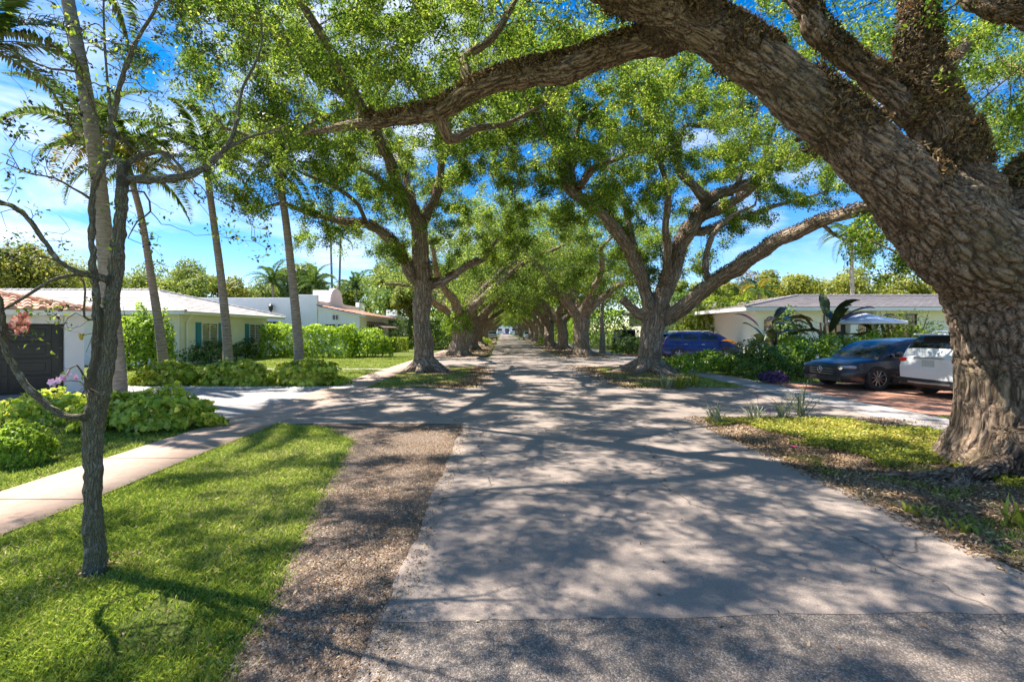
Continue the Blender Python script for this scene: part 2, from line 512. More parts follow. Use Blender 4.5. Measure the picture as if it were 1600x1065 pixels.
    if len(tips) and leafn:
        nz_ = np.array([mnoise.noise(Vector(p) * gapscale) + .5 * mnoise.noise(Vector(p) * gapscale * 2.3 + Vector((7, 3, 1))) for p in Pn[tips]])
        tips = tips[nz_ > np.quantile(nz_, gaps)]
        per = max(1, leafn // (len(tips) * twigs))
        tw = np.repeat(Pn[tips], twigs, 0) + rng.normal(size=(len(tips) * twigs, 3)) * np.array([.17, .17, .11]) * (clump / .16)
        # little twigs from tip to clump centre
        C = np.repeat(tw, per, 0) + rng.normal(size=(len(tw) * per, 3)) * clump * .8
        o = leaves_obj('crown', rng, C, None, leaf_size, leafm, root, .42, .5, .3); o.location = off
        a = np.repeat(Pn[tips], twigs, 0); d = tw - a
        side = np.cross(d, rng.normal(size=d.shape)); side /= np.maximum(np.linalg.norm(side, axis=1, keepdims=True), 1e-6)
        w = .0035 * leaf_size / .07
        V = np.stack([a - side * w, a + side * w, tw + side * w * .5, tw - side * w * .5], 1).reshape(-1, 3)
        tme = mesh_np('twigs', V, np.arange(len(V)), np.full(len(a), 4), bark, False, {'bark': ('FLOAT_VECTOR', V * 1.0)})
        t = link('twigs', tme, root); t.location = off
    if ferns:
        cand = [s for s in segs if (s[0][2] > 2.9 if fern_zone is None else fern_zone(s))]
        if cand:
            ln = np.array([np.linalg.norm(s[1] - s[0]) * s[2] for s in cand]); pr = ln / ln.sum()
            j = rng.choice(len(cand), ferns, p=pr)
            P0 = np.array([cand[k][0] for k in j]); P1 = np.array([cand[k][1] for k in j]); RR = np.array([cand[k][2] for k in j])
            t = rng.uniform(0, 1, (ferns, 1)); c = P0 + (P1 - P0) * t
            dn = P1 - P0; dn /= np.maximum(np.linalg.norm(dn, axis=1, keepdims=True), 1e-6)
            g = rng.normal(size=(ferns, 3)); g[:, 2] += .9
            g -= dn * np.sum(g * dn, 1, keepdims=True); g /= np.linalg.norm(g, axis=1, keepdims=True)
            # patchy
            keep = np.array([mnoise.noise(Vector(x) * 2.2) for x in c]) + g[:, 2] * .5 > -.02
            c = c[keep]; g = g[keep]; RR = RR[keep]
            C = c + g * (RR[:, None] + rng.uniform(-.01, .07, (len(c), 1)))
            rn = rng.normal(size=C.shape)
            o = leaves_obj('fern_cover', rng, C, rn, .075 * (leaf_size / .075) ** .5, M_FERN, root, .3); o.location = off
    return tr

def clumps(rng, centres, per, rad):
    C = np.array(centres, float)
    A = np.repeat(C, per, 0) + rng.normal(size=(len(C) * per, 3)) * np.array([rad, rad, rad * .6])
    return A

def shell(rng, n, c, rad, keep):
    out = []
    while len(out) < n:
        d = rng.normal(size=3); d /= np.linalg.norm(d)
        p = np.array(c) + d * np.array(rad) * rng.uniform(.35, 1) ** .5
        if keep(p): out.append(p)
    return out

def PX(lst):
    """[(u,v,Y,r)] -> points, radii : limb positions measured on the photo, each at its own distance"""
    return [P(u, v, Y) for u, v, Y, r in lst], [r * (1 / math.sqrt(1 + ((u - U0) / F) ** 2 + ((v - V0) / F) ** 2)) ** .5 for u, v, Y, r in lst]

def roots(rng, c, R0, n, a0=0, L=1.6, r=.16, y=1.0):
    out = []
    for k in range(n):
        a = a0 + k * 2 * math.pi / n + rng.uniform(-.25, .25); l = L * rng.uniform(.6, 1.2); bend = rng.uniform(-.5, .5)
        pts = []; rs = []
        for t in (0, .25, .5, .75, 1):
            d = R0 * .55 + l * t; aa = a + bend * t * t
            pts.append((c[0] + d * math.cos(aa), c[1] + d * math.sin(aa), (.42 * y * (1 - t) ** 2.2) - .03 - .04 * t)); rs.append(r * (1.35 - t * 1.05))
        out.append((pts, rs))
    return out

# the big oak at the right edge of the photo
def oak_hero():
    rng = np.random.default_rng(11)
    c = (6.68, 6.0)
    root = thing('oak_tree', 'huge deeply furrowed oak at the right edge whose mossy limb arches over the road', 'tree', (c[0], c[1], 0))
    sk = Skel()
    A, rA = PX([(1505, 385, 5.85, .66), (1455, 335, 5.8, .56), (1395, 276, 5.7, .44), (1310, 200, 5.7, .36), (1210, 118, 5.8, .335), (1110, 50, 6.0, .325), (1005, 0, 6.2, .31), (900, -48, 6.5, .27), (780, -90, 6.9, .22), (660, -110, 7.4, .14)])
    sk.limb([(6.68, 6, -.2), (6.68, 6, .12), (6.68, 6, .4), (6.67, 6, .9), (6.64, 5.98, 1.4), (6.53, 5.96, 1.95), (6.2, 5.9, 2.45)] + list(A), [1.2, .96, .84, .77, .76, .78, .72] + rA, rng, None, .25, .006, .012)
    sk.limb([(6.7, 6, 1.5), (6.85, 6, 2.2), (6.75, 5.98, 2.8)], [.74, .78, .7], rng, 1, .25, .006, .012)
    B, rB = PX([(1075, 62, 6.25, .24), (1010, 64, 6.5, .22), (950, 80, 6.7, .21), (880, 106, 6.9, .2), (815, 115, 7.2, .19), (755, 132, 7.5, .18), (700, 168, 7.9, .165), (640, 184, 8.3, .14), (580, 192, 8.7, .11), (530, 200, 9.1, .08), (490, 206, 9.5, .05), (460, 210, 9.9, .03)])
    sk.limb(B, rB, rng, 1, .2, .06)
    for pts in ([(580, 192, 8.7, .1), (540, 120, 8.8, .09), (480, 20, 8.7, .08), (390, -100, 8.4, .06), (250, -180, 8.2, .04)], [(660, -110, 7.4, .12), (480, -240, 7.2, .1), (220, -320, 7, .06)], [(900, -48, 6.5, .2), (820, -200, 6, .14), (700, -400, 5.4, .09)],  # first two limbs added to carry the shading leaves above the view
                [(740, 135, 7.6, .12), (725, 95, 7.8, .09), (770, 60, 8.1, .07), (800, 10, 8.4, .05)],
                [(690, 172, 8, .12), (700, 215, 8.3, .1), (745, 200, 8.9, .07), (790, 195, 9.4, .05), (835, 170, 9.9, .03)],
                [(1520, 345, 5.9, .44), (1470, 240, 5.95, .34), (1445, 140, 6.05, .26), (1430, 60, 6.2, .23), (1435, -40, 6.4, .2), (1400, -160, 6.7, .18)],
                [(1450, 195, 6.0, .2), (1385, 140, 6.1, .18), (1320, 90, 6.2, .16), (1275, 45, 6.3, .15), (1235, -10, 6.5, .15), (1180, -90, 6.8, .1)],
                [(1550, 375, 5.95, .5), (1605, 310, 6.0, .42), (1670, 240, 6.1, .38), (1760, 140, 6.3, .33), (1850, -20, 6.6, .27), (1950, -180, 7, .18)],
                [(1740, 150, 6.3, .2), (1660, 60, 6.5, .19), (1595, 20, 6.7, .17), (1535, 10, 6.9, .14), (1490, -30, 7.2, .11), (1430, -120, 7.6, .1)],
                [(1660, 240, 6.1, .2), (1660, 180, 7.2, .16), (1640, 140, 8.6, .12), (1600, 115, 10, .09), (1560, 90, 11.4, .05)],
                [(1455, 150, 6.05, .14), (1490, 90, 6.8, .11), (1510, 70, 8.2, .08), (1500, 60, 10, .05)],
                [(1110, 52, 6, .2), (1100, -30, 5.6, .16), (1040, -160, 5.2, .11)]):
        q, rr = PX(pts); sk.limb(q, rr, rng, 1, .22, .06)
    cc = shell(rng, 130, (3.6, 6.6, 6.6), (9.5, 7.5, 3.2), lambda p: p[2] > 5.3 + .05 * abs(p[0] - 5) and (517 - (p[2] - 1.7) / max(p[1], .6) * 750 < 250 or p[1] < 1) and p[1] > -2)
    att = clumps(rng, cc, 14, .62)
    # leaves hanging in view to the right of and behind the trunk, and along the top
    vis = [P(rng.uniform(1470, 1600), rng.uniform(70, 260), rng.uniform(9.5, 13)) for _ in range(26)] + \
          [P(rng.uniform(1230, 1420), rng.uniform(0, 110), rng.uniform(8, 12)) for _ in range(16)] + \
          [P(rng.uniform(560, 1000), rng.uniform(-30, 90), rng.uniform(7.5, 11)) for _ in range(26)] + \
          [P(rng.uniform(420, 700), rng.uniform(100, 240), rng.uniform(9, 11.5)) for _ in range(12)]
    att = np.concatenate([att, clumps(rng, vis, 14, .45)])
    shade_clumps = []  # extra unseen leaf clumps, added above the view to shade road and lawn
    while len(shade_clumps) < 135:
        p = np.array([rng.uniform(-9.5, 3), rng.uniform(2.5, 10), rng.uniform(6.6, 10.5)])
        if V0 - (p[2] - H) / p[1] * F < -55: shade_clumps.append(p)
    shade_clumps = [p for p in shade_clumps if p[0] > -5.8 or rng.uniform() < .38] + [np.array([rng.uniform(-5.2, .5), rng.uniform(3.6, 9.4), 0]) for _ in range(60)] + [np.array([rng.uniform(-3.4, 2.6), rng.uniform(2.2, 7), 0]) for _ in range(62)]
    for p in shade_clumps:
        if p[2] == 0: p[2] = max(6.3 + .7 * rng.uniform(), 1.7 + p[1] * .80 + rng.uniform(0, .9))
    att = np.concatenate([att, clumps(rng, shade_clumps, 13, .42)])
    colonize(sk, att, rng, .26, 3.0, .38, 80, 3.4)
    fl = roots(rng, c, .85, 12, .4, .8, .13, .7)
    fl += [([(6.15, 5.7, .42), (5.75, 5.55, .16), (5.25, 5.45, .05), (4.7, 5.5, .01), (4.2, 5.62, -.03)], [.2, .14, .095, .07, .045]),
           ([(6.25, 5.4, .4), (5.95, 5.05, .12), (5.75, 4.75, .03), (5.8, 4.45, 0), (6.1, 4.3, -.04)], [.2, .13, .09, .06, .045]),
           ([(6.7, 5.4, .4), (6.8, 5.0, .1), (6.9, 4.6, 0), (6.8, 4.2, -.04)], [.2, .13, .09, .05]),
           ([(5.35, 5.55, .1), (5.0, 5.25, .03), (4.6, 5.2, 0), (4.3, 5.05, -.03)], [.07, .055, .04, .03])]
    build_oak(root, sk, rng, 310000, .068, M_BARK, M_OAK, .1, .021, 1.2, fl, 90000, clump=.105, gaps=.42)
    return root

def oak_left():
    rng = np.random.default_rng(22)
    c = P(664, 580, 20.2)
    root = thing('oak_tree', 'tall oak with a pale straight trunk nearest on the left side of the road', 'tree', (c[0], 20.2, 0))
    sk = Skel()
    q, rr = PX([(664, 586, 20.2, .66), (662, 560, 20.2, .53), (661, 520, 20.2, .48), (660, 460, 20.2, .46), (657, 400, 20, .45), (652, 355, 19.8, .42)])
    sk.limb(q, [x * 0.84 for x in rr], rng, None, .35, .04)
    for pts in ([(652, 355, 19.8, .36), (640, 325, 19.5, .33), (615, 270, 18.4, .29), (590, 215, 17.2, .25), (562, 165, 16, .23), (500, 118, 14, .2), (440, 62, 12.6, .18), (392, 22, 11.6, .16), (340, -20, 10.7, .12), (270, -60, 10, .08)],
                [(660, 352, 20, .27), (684, 300, 20, .23), (690, 250, 19.6, .2), (684, 205, 19, .18), (672, 165, 18, .15), (640, 120, 17, .11), (620, 60, 16, .07)],
                [(650, 445, 20, .3), (625, 395, 19.8, .28), (602, 368, 19.5, .26), (572, 352, 19, .22), (530, 346, 18.4, .17), (480, 333, 17.8, .13), (440, 318, 17.2, .09), (400, 330, 17, .05)],
                [(672, 450, 20, .22), (706, 432, 20.2, .2), (735, 412, 20.4, .17), (757, 404, 20.5, .14), (772, 380, 20.5, .1), (800, 360, 20.5, .06)],
                [(640, 325, 19.5, .22), (612, 300, 19.8, .17), (585, 272, 20, .14), (560, 262, 20.2, .11), (535, 230, 20.5, .07)],
                [(684, 205, 19, .14), (720, 170, 18, .12), (770, 150, 17, .09), (820, 140, 16, .06)],
                [(690, 250, 19.6, .14), (720, 225, 20.5, .12), (765, 215, 21.4, .09), (800, 190, 22, .06)],
                [(590, 215, 17.2, .16), (600, 150, 17, .13), (640, 80, 16.6, .1), (660, 10, 16, .07)],
                [(562, 165, 16, .16), (520, 180, 15, .13), (470, 200, 14.2, .11), (410, 215, 13.6, .08), (350, 200, 13, .05)],
                [(572, 352, 19, .12), (560, 320, 18.5, .1), (520, 290, 17.5, .08), (470, 270, 17, .05)],
                [(652, 355, 19.8, .2), (640, 300, 21.5, .17), (620, 240, 24, .13), (600, 200, 26, .08)]):
        q, rr = PX(pts); sk.limb(q, [x * 0.84 for x in rr], rng, 1, .3, .07)
    vis = []
    for (u0, u1, v0, v1, y0, y1, n) in ((270, 430, -20, 90, 10, 13, 12), (380, 640, -40, 170, 11, 16, 58), (390, 620, 170, 330, 14, 19, 46), (620, 830, -40, 170, 13, 20, 50),
                                        (480, 640, 270, 400, 17, 21, 22), (690, 820, 200, 400, 18, 22, 28), (350, 470, 190, 320, 15, 17.5, 14), (520, 660, 150, 330, 21, 26, 20), (700, 850, 60, 200, 20, 26, 18)):
        vis += [P(rng.uniform(u0, u1), rng.uniform(v0, v1), rng.uniform(y0, y1)) for _ in range(n)]
    cc = shell(rng, 70, (-3.8, 18.5, 9), (8.5, 8.5, 4), lambda p: p[2] > 8)
    att = np.concatenate([clumps(rng, vis, 12, .5), clumps(rng, cc, 12, .7)])
    colonize(sk, att, rng, .34, 3.5, .48, 70, 3.4)
    build_oak(root, sk, rng, 270000, .096, M_BARK_FAR, M_OAK, .11, .055, .9, roots(rng, (c[0], 20.2), .55, 7, .2, 1.1, .2, .9), 22000, clump=.125, gaps=.56, bark_scale=.8)
    return root

def oak_right():
    rng = np.random.default_rng(33)
    c = P(1014, 582, 19.8)
    root = thing('oak_tree', 'stout oak with a long low limb reaching right, standing before the blue car', 'tree', (c[0], 19.8, 0))
    sk = Skel()
    q, rr = PX([(1012, 588, 19.8, .72), (1014, 562, 19.8, .6), (1016, 530, 19.8, .56), (1020, 500, 19.8, .6), (1030, 470, 19.7, .5)])
    sk.limb(q, [x * 0.82 for x in rr], rng, None, .35, .04)
    for pts in ([(1006, 497, 19.7, .26), (988, 482, 19.5, .24), (974, 468, 19.4, .22)],
                [(1012, 490, 19.6, .34), (1004, 445, 19.4, .31), (988, 400, 19, .3), (958, 355, 18.5, .28), (930, 325, 18, .27), (902, 308, 17.6, .25), (886, 285, 17.3, .22), (872, 235, 17, .19), (862, 195, 16.8, .15), (850, 150, 16.5, .1), (835, 100, 16, .06)],
                [(905, 308, 17.6, .2), (894, 270, 17.8, .16), (900, 225, 18, .13), (905, 190, 18, .1), (940, 160, 18, .07)],
                [(900, 300, 17.6, .17), (925, 265, 17, .14), (960, 250, 16.5, .11), (1000, 235, 16, .08), (1050, 230, 15.5, .05)],
                [(1030, 478, 19.7, .46), (1045, 435, 19.7, .44), (1062, 385, 19.6, .42), (1085, 345, 19.5, .38), (1105, 312, 19.4, .3), (1150, 296, 19.2, .24), (1195, 272, 19, .2), (1235, 245, 18.8, .16), (1280, 235, 18.6, .11), (1330, 250, 18.5, .07)],
                [(1102, 315, 19.4, .26), (1085, 290, 19.2, .22), (1064, 272, 19, .19), (1058, 240, 18.8, .16), (1070, 197, 18.6, .13), (1092, 198, 18.4, .1), (1130, 190, 18.2, .08), (1160, 160, 18, .05)],
                [(1090, 340, 19.5, .28), (1135, 322, 19, .25), (1170, 300, 18.6, .2), (1192, 268, 18.2, .17), (1200, 225, 18, .12), (1215, 180, 18, .08)],
                [(1085, 368, 19.6, .2), (1125, 352, 19.8, .18), (1175, 335, 20, .15), (1225, 318, 20.2, .11), (1290, 300, 20.5, .06)],
                [(1045, 450, 19.6, .26), (1043, 400, 19, .22), (1040, 350, 18.5, .19), (1045, 300, 18, .15), (1030, 250, 17.6, .1), (1010, 200, 17, .06)],
                [(1150, 296, 19.2, .16), (1165, 250, 19.4, .13), (1180, 190, 19.6, .1), (1190, 130, 19.8, .06)],
                [(1034, 500, 19.7, .42), (1062, 485, 19.1, .4), (1110, 446, 17.8, .35), (1160, 414, 16.2, .31), (1210, 380, 14.6, .27), (1280, 350, 13, .24), (1350, 325, 11.8, .2), (1410, 305, 10.9, .17), (1480, 280, 10, .13), (1540, 240, 9.4, .08)],
                [(1108, 446, 17.8, .17), (1102, 405, 17.8, .15), (1112, 370, 17.7, .13), (1140, 340, 17.5, .1), (1180, 320, 17.3, .06)],
                [(1020, 480, 19.6, .3), (1000, 420, 21, .25), (985, 360, 22.5, .2), (970, 300, 24, .14), (950, 260, 25, .08)],
                [(1280, 350, 13, .08), (1320, 375, 12.6, .05), (1365, 378, 12.2, .03), (1400, 395, 12, .02)]):
        q, rr = PX(pts); sk.limb(q, [x * 0.82 for x in rr], rng, 1, .3, .07)
    vis = []
    for (u0, u1, v0, v1, y0, y1, n) in ((820, 1060, 120, 330, 15, 20, 60), (850, 1250, 90, 300, 16, 22, 80), (880, 1000, 330, 440, 19, 24, 14), (1060, 1300, 230, 360, 18, 21, 26), (1340, 1440, 330, 420, 11, 13, 8),
                                        (820, 1100, 60, 160, 14, 18, 26), (1030, 1110, 380, 470, 20, 22, 8)):
        vis += [P(rng.uniform(u0, u1), rng.uniform(v0, v1), rng.uniform(y0, y1)) for _ in range(n)]
    cc = shell(rng, 80, (5.4, 19.2, 8.5), (8.5, 8, 4), lambda p: p[2] > 7)
    att = np.concatenate([clumps(rng, vis, 12, .5), clumps(rng, cc, 12, .7)])
    colonize(sk, att, rng, .34, 3.5, .48, 70, 3.4)
    build_oak(root, sk, rng, 270000, .096, M_BARK_FAR, M_OAK, .11, .055, .9, roots(rng, (c[0], 19.8), .6, 8, .1, 1.5, .2, .9), 22000, clump=.125, gaps=.56, bark_scale=.8)
    return root

def oak_generic(seed, label, x, y, side, r=.6, hcr=2.6, leafn=70000, size=.16, limbs=6, reach=7.5, low=4.2):
    """an oak of the avenue; side +1 stands right of the road and leans left over it"""
    rng = np.random.default_rng(seed)
    root = thing('oak_tree', label, 'tree', (x, y, 0), 0, 'oaks lining both sides of the road')
    sk = Skel()
    sk.limb([(x, y, -.15), (x, y, .6), (x + rng.uniform(-.1, .1), y, hcr * .6), (x - side * .15, y, hcr)], [r * 1.25, r, r * .92, r * .95], rng, None, .4, .04)
    top = np.array([x - side * .15, y, hcr])
    for k in range(limbs):
        a = math.pi / 2 * (1 + side) + (k - limbs / 2 + .5) * 2 * math.pi / limbs + rng.uniform(-.3, .3)  # k mid = over road
        L = reach * (1.0 if abs(k - limbs / 2 + .5) < 1.6 else .75) * rng.uniform(.8, 1.1)
        rise = rng.uniform(.75, 1.2); p = top + np.array([0, 0, -.35]); pts = [p]; rs = [r * .6]
        for t in range(1, 6):
            f = t / 5; aa = a + rng.uniform(-.35, .35)
            p = p + np.array([math.cos(aa) * L / 5, math.sin(aa) * L / 5, L / 5 * rise * (1.15 - f * .95) + rng.uniform(-.2, .25)])
            pts.append(p); rs.append(r * (.56 - .45 * f))
        sk.limb(pts, rs, rng, 1, .4, .08)
    cc = shell(rng, 120, (x - side * 1.6, y, 7.4), (reach * 1.05, reach * 1.0, 3.9), lambda p: p[2] > low + .12 * (abs(p[0] - 1.4) - 3) and p[2] > low)
    colonize(sk, clumps(rng, cc, 13, .75), rng, .42, 4.2, .6, 50, 2.6)
    build_oak(root, sk, rng, leafn, size, M_BARK_FAR, M_OAK2 if seed % 2 else M_OAK, .12, .09, .8, roots(rng, (x, y), r, 7, .3, 1.2, .22, .9), 5000, min_r=.012, clump=.19, gaps=.58, twigs=3, bark_scale=.7)
    return root
# ---------------------------------------------------------------- ground materials
def m_asphalt(name, col, agg, tint=(.5, .4, .42), gs=240, rough=.9, bump=.004, patch=.35, crack=.6, con=.7):
    b = NB(name); c = b.coord()
    g = b.voro(c, gs, 'F1', 'Color'); sp = b.n('ShaderNodeSeparateColor'); b.l(g, sp.inputs[0])
    st = b.ramp(sp.outputs[0], [(0, tuple(x * con for x in col)), (.55, col), (.86, agg), (1, tuple(min(1, x * (2 - con)) for x in agg))])
    big = b.noise(c, .35, 5, .6, .6)
    c1 = b.mix(b.math('MULTIPLY', b.ramp(big, [(.35, 0), (.65, 1)]), patch), st, tuple(x * .62 for x in col))
    mid = b.noise(c, 2.3, 6, .7)
    c2 = b.mix(b.math('MULTIPLY', b.ramp(mid, [(.45, 0), (.7, 1)]), .3), c1, tint)
    # hairline cracks
    wob = b.n('ShaderNodeTexNoise'); b.l(c, wob.inputs['Vector']); wob.inputs['Scale'].default_value = 1.6; wob.inputs['Detail'].default_value = 5
    va = b.n('ShaderNodeVectorMath', operation='SCALE'); b.l(wob.outputs['Color'], va.inputs[0]); va.inputs['Scale'].default_value = .9
    vb = b.n('ShaderNodeVectorMath', operation='ADD'); b.l(c, vb.inputs[0]); b.l(va.outputs[0], vb.inputs[1])
    cr = b.ramp(b.voro(vb.outputs[0], .33, 'DISTANCE_TO_EDGE'), [(0, 1), (.006, 0)])
    c3 = b.mix(b.math('MULTIPLY', cr, crack), c2, tuple(x * .25 for x in col))
    h = b.math('SUBTRACT', b.math('MULTIPLY', b.voro(c, gs, 'F1', 'Distance'), -1), b.math('MULTIPLY', cr, 2))
    bp = b.bump(h, bump, .8, b.bump(b.noise(c, 6, 4, .6), .01, .3))
    return b.fin(b.pbsdf(c3, rough, bp, spec=.3))

M_ROAD = m_asphalt('road_asphalt', (.31, .25, .21), (.385, .315, .265), (.34, .265, .225), 190, .88, .003, .5, .8, .85)
M_ROADC = m_asphalt('coarse_asphalt', (.19, .155, .13), (.33, .28, .24), (.17, .12, .09), 120, .9, .008, .3, .2)
M_DRIVE = m_asphalt('driveway_asphalt', (.36, .33, .32), (.46, .43, .41), (.33, .3, .3), 200, .88, .003, .25, .2)
M_GRAVEL = m_asphalt('gravel', (.215, .15, .105), (.36, .285, .225), (.22, .105, .05), 85, .95, .02, .7, 0)

def m_walk(name, col, tint):
    b = NB(name); c = b.coord()
    n1 = b.noise(c, 1.2, 6, .65, .5); n2 = b.noise(c, 40, 5, .7); n3 = b.noise(c, 7, 5, .7)
    cc = b.mix(b.ramp(n1, [(.35, 0), (.7, 1)]), col, tint)
    cc = b.mix(b.math('MULTIPLY', b.ramp(n3, [(.5, 0), (.75, 1)]), .5), cc, tuple(x * .5 for x in col))
    cc = b.mix(b.math('MULTIPLY', n2, .35), cc, tuple(x * .6 for x in col))
    sy = b.n('ShaderNodeSeparateXYZ'); b.l(c, sy.inputs[0])
    fr = b.math('FRACT', b.math('ADD', b.math('MULTIPLY', sy.outputs['Y'], 1 / 1.55), .42))
    j = b.ramp(b.math('ABSOLUTE', b.math('SUBTRACT', fr, .5)), [(0, 1), (.007, 1), (.012, 0)])
    cc = b.mix(b.math('MULTIPLY', j, .8), cc, tuple(x * .2 for x in col))
    return b.fin(b.pbsdf(cc, .9, b.bump(b.math('SUBTRACT', n2, j), .006, .6), spec=.25))
M_WALK = m_walk('pink_concrete', (.42, .29, .22), (.52, .40, .32))
M_WALK2 = m_walk('grey_concrete', (.36, .32, .30), (.44, .40, .38))

def m_soil(name, stops, s1=1.1, s2=9):
    b = NB(name); c = b.coord()
    f = b.math('ADD', b.math('MULTIPLY', b.noise(c, s1, 5, .65, .6), .6), b.math('MULTIPLY', b.noise(c, s2, 6, .75), .5))
    col = b.ramp(f, stops)
    h = b.noise(c, 30, 6, .75)
    col = b.mix(b.math('MULTIPLY', h, .45), col, (.05, .04, .025))
    return b.fin(b.pbsdf(col, .95, b.bump(h, .03, .9), spec=.15))
M_LAWN = m_soil('lawn_soil', [(.35, (.07, .10, .02)), (.55, (.13, .17, .03)), (.75, (.2, .2, .06))])
M_LITTER = m_soil('litter_soil', [(.33, (.12, .085, .055)), (.5, (.28, .2, .13)), (.62, (.4, .3, .2)), (.72, (.2, .22, .06))], .9, 11)
M_GREENPATCH = m_soil('verge_soil', [(.33, (.14, .17, .04)), (.5, (.2, .22, .05)), (.62, (.36, .28, .16)), (.75, (.22, .26, .05))], .8, 10)

def m_brick():
    b = NB('red_pavers'); c = b.coord()
    br = b.n('ShaderNodeTexBrick'); b.l(c, br.inputs['Vector']); br.inputs['Scale'].default_value = 1
    br.inputs['Brick Width'].default_value = .22; br.inputs['Row Height'].default_value = .11; br.inputs['Mortar Size'].default_value = .006
    br.inputs['Color1'].default_value = (.40, .16, .09, 1); br.inputs['Color2'].default_value = (.50, .25, .17, 1); br.inputs['Mortar'].default_value = (.16, .11, .08, 1)
    n = b.noise(c, 1.5, 5, .6)
    cc = b.mix(b.math('MULTIPLY', n, .4), br.outputs['Color'], (.36, .25, .2))
    return b.fin(b.pbsdf(cc, .85, b.bump(br.outputs['Fac'], -.006, .7), spec=.3))
M_BRICK = m_brick()

def strip(name, L, Rr, z, mat, step=.25, wob=.03, seed=0, kind='structure', y1=None, thick=0, ragged=0):
    """sheet between two edge polylines [(y, x)...]"""
    ly, lx = zip(*L); ry, rx = zip(*Rr)
    a, b = max(ly[0], ry[0]), min(ly[-1], ry[-1])
    n = int(min(900, max(2, (b - a) / step)))
    ys = np.linspace(a, b, n)
    if b - a > 60: ys = a + (b - a) * np.linspace(0, 1, n) ** 2
    rng = np.random.default_rng(seed)
    def w(k):
        return np.array([mnoise.noise(Vector((y * 1.3, k * 7.1 + seed, 0))) * wob * 2 + mnoise.noise(Vector((y * 6, k * 3.1 + seed, 4))) * wob * .7 for y in ys])
    xl = np.interp(ys, ly, lx) + w(1); xr = np.interp(ys, ry, rx) + w(2)
    V = np.concatenate([np.stack([xl, ys, np.full(n, z)], 1), np.stack([xr, ys, np.full(n, z)], 1)])
    i = np.arange(n - 1); q = np.stack([i, i + n, i + n + 1, i + 1], 1)
    if ragged:   # an uneven first edge: an apron of narrow pieces in front of the first row
        m = 90; xs = np.linspace(xl[0], xr[0], m)
        yy = a - .05 + .11 * (xs - xs[0]) / 4 * ragged + np.array([mnoise.noise(Vector((x * 1.5, 3, 1))) * .05 + mnoise.noise(Vector((x * 9, 5, 1))) * .012 for x in xs]) - .12
        b0 = len(V); V = np.concatenate([V, np.stack([xs, yy, np.full(m, z)], 1), np.stack([xs, np.full(m, a), np.full(m, z)], 1)])
        k = np.arange(m - 1) + b0; q = np.concatenate([q, np.stack([k, k + 1, k + 1 + m, k + m], 1)])
    if thick:
        V = np.concatenate([V, V - np.array([0, 0, thick])])
        q = np.concatenate([q, np.stack([i, i + 1, i + 1 + 2 * n, i + 2 * n], 1), np.stack([i + n, i + 3 * n, i + 3 * n + 1, i + n + 1], 1), [[0, 2 * n, 3 * n, n]]])
    o = link(name, mesh_np(name, V, q, np.full(len(q), 4), mat))
    return tag(o, name.replace('_', ' '), kind=kind)

